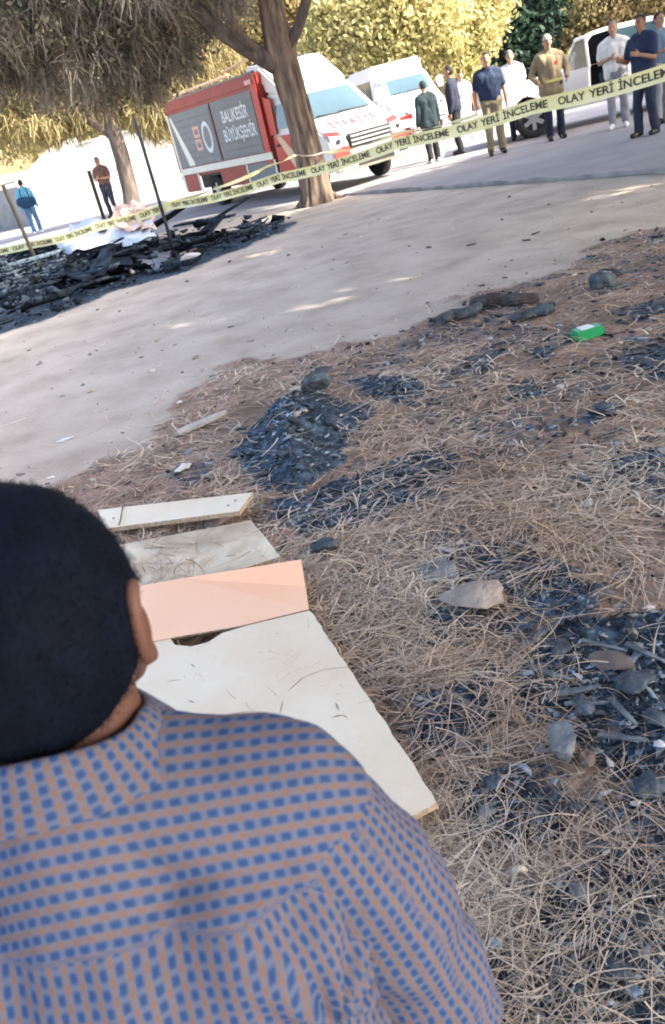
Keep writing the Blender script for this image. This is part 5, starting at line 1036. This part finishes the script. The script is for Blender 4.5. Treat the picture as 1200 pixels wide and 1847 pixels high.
# ------------------------------------------------------------------ the man in the plaid shirt, kneeling just in front of the camera
def plaid():
    mt = bpy.data.materials.new('plaid_shirt'); mt.use_nodes = True; n = mt.node_tree; L = n.links; b = n.nodes['Principled BSDF']; b.inputs['Roughness'].default_value = .9; b.inputs['Specular IOR Level'].default_value = .1
    def val(op, a, c=None, d=None):
        x = n.nodes.new('ShaderNodeMath'); x.operation = op
        for k, q in enumerate((a, c, d)):
            if q is None: continue
            if hasattr(q, 'links'): L.new(q, x.inputs[k])
            else: x.inputs[k].default_value = q
        return x.outputs[0]
    at_ = n.nodes.new('ShaderNodeAttribute'); at_.attribute_name = 'weave'; sx = n.nodes.new('ShaderNodeSeparateXYZ'); L.new(at_.outputs['Vector'], sx.inputs[0])
    tc = n.nodes.new('ShaderNodeTexCoord'); nz = n.nodes.new('ShaderNodeTexNoise'); nz.inputs['Scale'].default_value = 130; L.new(tc.outputs['Object'], nz.inputs['Vector'])
    wob = val('MULTIPLY', val('SUBTRACT', nz.outputs[0], .5), .12); Pd = .0128
    u = val('FRACT', val('ADD', val('DIVIDE', sx.outputs[0], Pd), wob)); v = val('FRACT', val('ADD', val('DIVIDE', sx.outputs[1], Pd), wob)); v2 = val('FRACT', val('ADD', val('DIVIDE', sx.outputs[1], Pd), .5))
    def band(x, c, h, e=.16):
        d = val('ABSOLUTE', val('SUBTRACT', x, c)); mr = n.nodes.new('ShaderNodeMapRange'); mr.interpolation_type = 'SMOOTHSTEP'; L.new(d, mr.inputs[0])
        mr.inputs[1].default_value = h-e; mr.inputs[2].default_value = h+e; mr.inputs[3].default_value = 1; mr.inputs[4].default_value = 0; return mr.outputs[0]
    ub = band(u, .27, .235); uo = band(u, .77, .17); vb = band(v, .5, .30); vo = band(v2, .5, .24)
    def mix(f, a, c):
        x = n.nodes.new('ShaderNodeMix'); x.data_type = 'RGBA'
        for k, q in ((0, f), (6, a), (7, c)):
            if hasattr(q, 'links'): L.new(q, x.inputs[k])
            elif k: x.inputs[k].default_value = (*q, 1)
            else: x.inputs[k].default_value = q
        return x.outputs[2]
    c = mix(val('MULTIPLY', vb, .25), (.155, .165, .22), (.125, .145, .22))
    c = mix(val('MULTIPLY', ub, .45), c, (.09, .14, .275)); c = mix(val('MULTIPLY', uo, .55), c, (.215, .155, .14))
    c = mix(val('MULTIPLY', val('MULTIPLY', ub, vb), .92), c, (.026, .07, .195)); c = mix(val('MULTIPLY', val('MULTIPLY', uo, vo), .8), c, (.235, .13, .09))
    n3 = n.nodes.new('ShaderNodeTexNoise'); n3.inputs['Scale'].default_value = 9; L.new(tc.outputs['Object'], n3.inputs['Vector'])
    hs = n.nodes.new('ShaderNodeHueSaturation'); L.new(c, hs.inputs['Color']); mr = n.nodes.new('ShaderNodeMapRange'); mr.inputs[3].default_value = .85; mr.inputs[4].default_value = 1.12; L.new(n3.outputs[0], mr.inputs[0]); L.new(mr.outputs[0], hs.inputs['Value'])
    L.new(hs.outputs[0], b.inputs['Base Color'])
    n2 = n.nodes.new('ShaderNodeTexNoise'); n2.inputs['Scale'].default_value = 420; L.new(tc.outputs['Object'], n2.inputs['Vector']); bp = n.nodes.new('ShaderNodeBump'); bp.inputs['Strength'].default_value = .25; bp.inputs['Distance'].default_value = .002; L.new(n2.outputs[0], bp.inputs['Height']); L.new(bp.outputs[0], b.inputs['Normal'])
    return mt
plaid_m = plaid()
HC = Vector((-.262, .60, 1.290)); MY = math.radians(-3)
man = empty('person', (HC.x, HC.y, 0), MY, 'man with black hair and blue orange plaid shirt seen from behind in the foreground', 'person')
K = lambda x, y, z: Vector((x, y, z+HC.z))               # offsets from the middle of the head
mskin = M('foreground_skin', (.155, .07, .048), .55, .10, 25, .12, 220, spec=.4)
B = [('e', K(0, 0, -.004), (.076, .096, .106)), ('c', K(0, .02, -.075), K(0, .055, -.095), .058, .042), ('c', K(0, .093, .0), K(0, .112, -.03), .011, .016), ('c', K(0, -.035, -.17), K(0, -.010, -.05), .069, .066), ('c', K(-.062, .02, -.05), K(-.04, .06, -.10), .022, .02), ('c', K(.062, .02, -.05), K(.04, .06, -.10), .022, .02)]
B += [('c', K(-.012, .098, -.062), K(.012, .098, -.062), .010, .010)]
tor = [('c', K(-.15, -.03, -.235), K(.15, -.03, -.235), .064, .064), ('c', K(-.09, -.045, -.32), K(-.075, -.06, -.62), .115, .105), ('c', K(.09, -.045, -.32), K(.075, -.06, -.62), .115, .105), ('c', K(0, -.05, -.30), K(0, -.06, -.66), .115, .11), ('c', K(.03, -.04, -.155), K(.155, -.03, -.215), .052, .056), ('c', K(-.03, -.04, -.155), K(-.155, -.03, -.215), .052, .056), ('c', K(0, -.05, -.16), K(0, -.085, -.34), .060, .09)]
pel = [('c', K(-.08, -.08, -.74), K(.08, -.08, -.74), .125, .125)]
AR = {}
for q in (1, -1):
    sh = K(q*.180, -.03, -.240); el = K(q*.245, -.02, -.535); wr = K(q*.20, .22, -.64); AR[q] = (sh, el, wr)
    B += [('c', sh, el, .056, .045), ('c', el, wr, .045, .031)] + hand_prims(wr, (wr-el).normalized(), -q, 1.05, (0, 0, 1))
    hp = K(q*.09, -.08, -.76); kn = Vector((q*.13, .32, .085)); an = Vector((q*.11, -.10, .06)); hp.z = HC.z-.76
    B += [('c', hp, kn, .10, .065), ('c', kn, an, .062, .042), ('c', an, an+Vector((0, -.13, -.01)), .04, .032)]
B += tor+pel
body_obj('body', B, .0065, 4, mskin, man)
gro = lambda pr, d: [(p[0], p[1], p[2], p[3]+d, p[4]+d) for p in pr]
tr = gro(pel, .02)
for q in (1, -1):
    hp = K(q*.09, -.08, -.76); kn = Vector((q*.13, .32, .095)); an = Vector((q*.11, -.08, .07)); tr += [('c', hp, kn, .125, .085), ('c', kn, an, .08, .065)]
    body_obj('shoe', [('c', (q*.11, -.09, .06), (q*.11, -.24, .055), .05, .045), ('c', (q*.11, -.24, .06), (q*.11, -.26, .03), .04, .03)], .011, 2, dshoe, man)
body_obj('trousers', tr, .013, 5, jean_d, man, .02, 9, 3)
def weave(o, fn):
    V = get_co(o.data).astype(float); N = get_no(o.data).astype(float); uv = fn(V, N); a = o.data.attributes.new('weave', 'FLOAT_VECTOR', 'POINT')
    a.data.foreach_set('vector', np.column_stack([uv, np.zeros(len(uv))]).astype(np.float32).ravel())
SEAM = lambda V: HC.z-.215-.14*np.abs(V[:, 0])
def torso_uv(V, N):
    x = V[:, 0]; y = V[:, 1]+.045; z = V[:, 2]; un = x*1.05 + np.sign(x)*np.clip(y+.10, 0, .3)*.8*sm(.09, .16, np.abs(x))
    yoke = (z > SEAM(V))
    vy = (z*.65 + y*.76)
    u2 = x*1.03; return np.column_stack([np.where(yoke, vy+.006, un), np.where(yoke, u2, z*1.02)])
tp_ = gro(tor, .016)+[('c', K(-.085, -.07, -.70), K(.085, -.07, -.70), .14, .14), ('c', K(-.09, -.05, -.45), K(-.09, -.07, -.7), .13, .14), ('c', K(.09, -.05, -.45), K(.09, -.07, -.7), .13, .14)]
for q in (1, -1): sh, el, wr = AR[q]; tp_ += [('c', sh+Vector((-q*.01, 0, .0)), sh.lerp(el, .16), .071, .070)]
so_ = body_obj('shirt', tp_, .0058, 9, plaid_m, man)
def folds(o, seed, amp=.0075):
    V = get_co(o.data).astype(float); N = get_no(o.data).astype(float); x, y, z = V.T
    d = (fbm(x*9+y*5, z*6+y*4, seed, 3)-.5)*2*amp
    d += (fbm(x*26+z*9, z*11-x*6, seed+3, 3)-.5)*2*amp*.45
    for q in (1, -1):                                     # folds fan out from each armpit, and gather below the yoke
        sh = AR[q][0]; ax = sh+Vector((-q*.01, -.02, -.11)); r = np.hypot(x-ax.x, z-ax.z); an = np.arctan2(z-ax.z, (x-ax.x)*q)
        d += np.sin(an*9+fbm(x*8, z*8, seed+7)*5)*amp*1.0*np.exp(-(r/.12)**2)
    d += np.where(z > SEAM(V), .0012, 0)+.0012*np.exp(-((z-SEAM(V)-.004)/.006)**2)
    o.data.vertices.foreach_set('co', (V+N*d[:, None]).astype(np.float32).ravel()); o.data.update()
folds(so_, 5); weave(so_, torso_uv)
for q in (1, -1):
    sh, el, wr = AR[q]
    sl_ = body_obj('sleeve', [('c', sh+Vector((-q*.012, 0, -.012)), sh.lerp(el, .35), .076, .078), ('c', sh.lerp(el, .35), el, .078, .068), ('c', el, el.lerp(wr, .8), .066, .05)], .0058, 7, plaid_m, man)
    ax = (el-sh).normalized(); a1 = ax.orthogonal().normalized(); a2 = ax.cross(a1)
    def suv(V, N):
        r = V-np.array(sh); return np.column_stack([np.arctan2(r@np.array(a1), r@np.array(a2))*.072, r@np.array(ax)])
    V = get_co(sl_.data).astype(float); N = get_no(sl_.data).astype(float); r = V-np.array(sh); l = r@np.array(ax)
    d = np.sin(l*70+fbm(V[:, 0]*12, V[:, 1]*12+V[:, 2]*7, 4)*7)*.0035*sm(.02, .12, l)+(fbm(V[:, 0]*11, V[:, 2]*8, 9, 3)-.5)*.012
    sl_.data.vertices.foreach_set('co', (V+N*d[:, None]).astype(np.float32).ravel()); sl_.data.update(); weave(sl_, suv)
# collar: a folded band round the neck
V = []; n = 56; prof = [(.073, -.120), (.071, -.086), (.074, -.075), (.081, -.075), (.089, -.088), (.099, -.106), (.107, -.118)]
for i in range(n):
    a = -math.pi/2 + (i/(n-1)-.5)*2*math.pi*.90
    for r, z in prof:
        fr_ = max(0, math.sin(a)); V.append(K(math.cos(a)*r*.93, -.03+math.sin(a)*r, z+.019-.048*fr_ - .030*math.cos(a)**2))
k = len(prof); Fq = [(i*k+j, i*k+j+1, (i+1)*k+j+1, (i+1)*k+j) for i in range(n-1) for j in range(k-1)]
me = evaluated(mesh_np('collar', V, Fq, plaid_m, True), lambda o: (setattr(o.modifiers.new('s', 'SOLIDIFY'), 'thickness', .003), setattr(o.modifiers.new('u', 'SUBSURF'), 'levels', 2))); me.name = 'collar'
co_ = link('collar', me, man)
weave(co_, lambda V, N: np.column_stack([np.arctan2(V[:, 0], -(V[:, 1]+.03))*.085, (V[:, 2]*1.0-np.hypot(V[:, 0], V[:, 1]+.03)*.9)]))
# ears
for q in (1, -1):
    pr = []
    E_ = lambda a, r=.032: K(q*(.084+.0095*(1+math.cos(a-.5))*.5), -.006-math.sin(a)*r*.50, -.022+math.cos(a)*r*1.05)
    for i in range(14):
        a0 = -.5+i*.30; pr.append(('c', E_(a0), E_(a0+.30), .0062, .0062))
    pr += [('c', K(q*.084, -.001, -.048), K(q*.086, -.003, -.056), .008, .0075), ('e', K(q*.084, -.003, -.024), (.011, .014, .029)), ('c', K(q*.078, .004, .0), K(q*.088, -.006, -.004), .010, .008), ('c', K(q*.078, .004, -.03), K(q*.087, -.006, -.03), .010, .008), ('c', K(q*.080, .008, .0), K(q*.080, .008, -.045), .007, .007)]
    body_obj('ear', pr, .0026, 2, mskin, man)
for q in (-1, 1): body_obj('eye', [('e', K(q*.031, .088, .005), (.012, .007, .006))], .004, 0, eye_m, man)
# cropped hair: a close cap with short strands
bm = bmesh.new(); bmesh.ops.create_icosphere(bm, subdivisions=5, radius=1)
def bald(c): return (c.y > .50 and c.z < .50) or (c.z < -.35-.62*max(0, -c.y)) or (abs(c.x) > .55 and c.z < -.02 and c.y > -.10) 
bmesh.ops.delete(bm, geom=[v for v in bm.verts if bald(v.co)], context='VERTS')
hv = []
for v in bm.verts:
    c = v.co.copy(); f = 1+.012*(vn(c.x*9+3, c.z*9+c.y*5, 4)-.5); v.co = K(c.x*.0915*f, c.y*.106*f-.003, c.z*.115*f+.000); hv.append((v.co.copy(), c))
navy_hair = M('black_hair', (.0022, .0050, .0135), .75, .25, 40, .10, 300, spec=.13)
hair = bm_obj('hair', bm, navy_hair, man, 0, True)
r_ = np.random.default_rng(77); ix = r_.integers(0, len(hv), 22000); Pp = np.array([hv[i][0][:] for i in ix])+r_.normal(size=(len(ix), 3))*.002; Dd = np.array([hv[i][1][:] for i in ix]); Dd /= np.linalg.norm(Dd, axis=1, keepdims=True)
Dd = Dd*.35+r_.normal(size=Dd.shape)*.25+np.array([0, -.25, -.7]); Dd /= np.linalg.norm(Dd, axis=1, keepdims=True)
V, Fq = ribbons(Pp, Dd, r_.uniform(.002, .005, len(ix)), np.full(len(ix), .0005), r_.normal(0, .2, len(ix)), 2, 0, np.cross(Dd, r_.normal(size=Dd.shape)))
link('hair_strands', mesh_np('hair_strands', V, Fq, navy_hair), man)['kind'] = 'stuff'
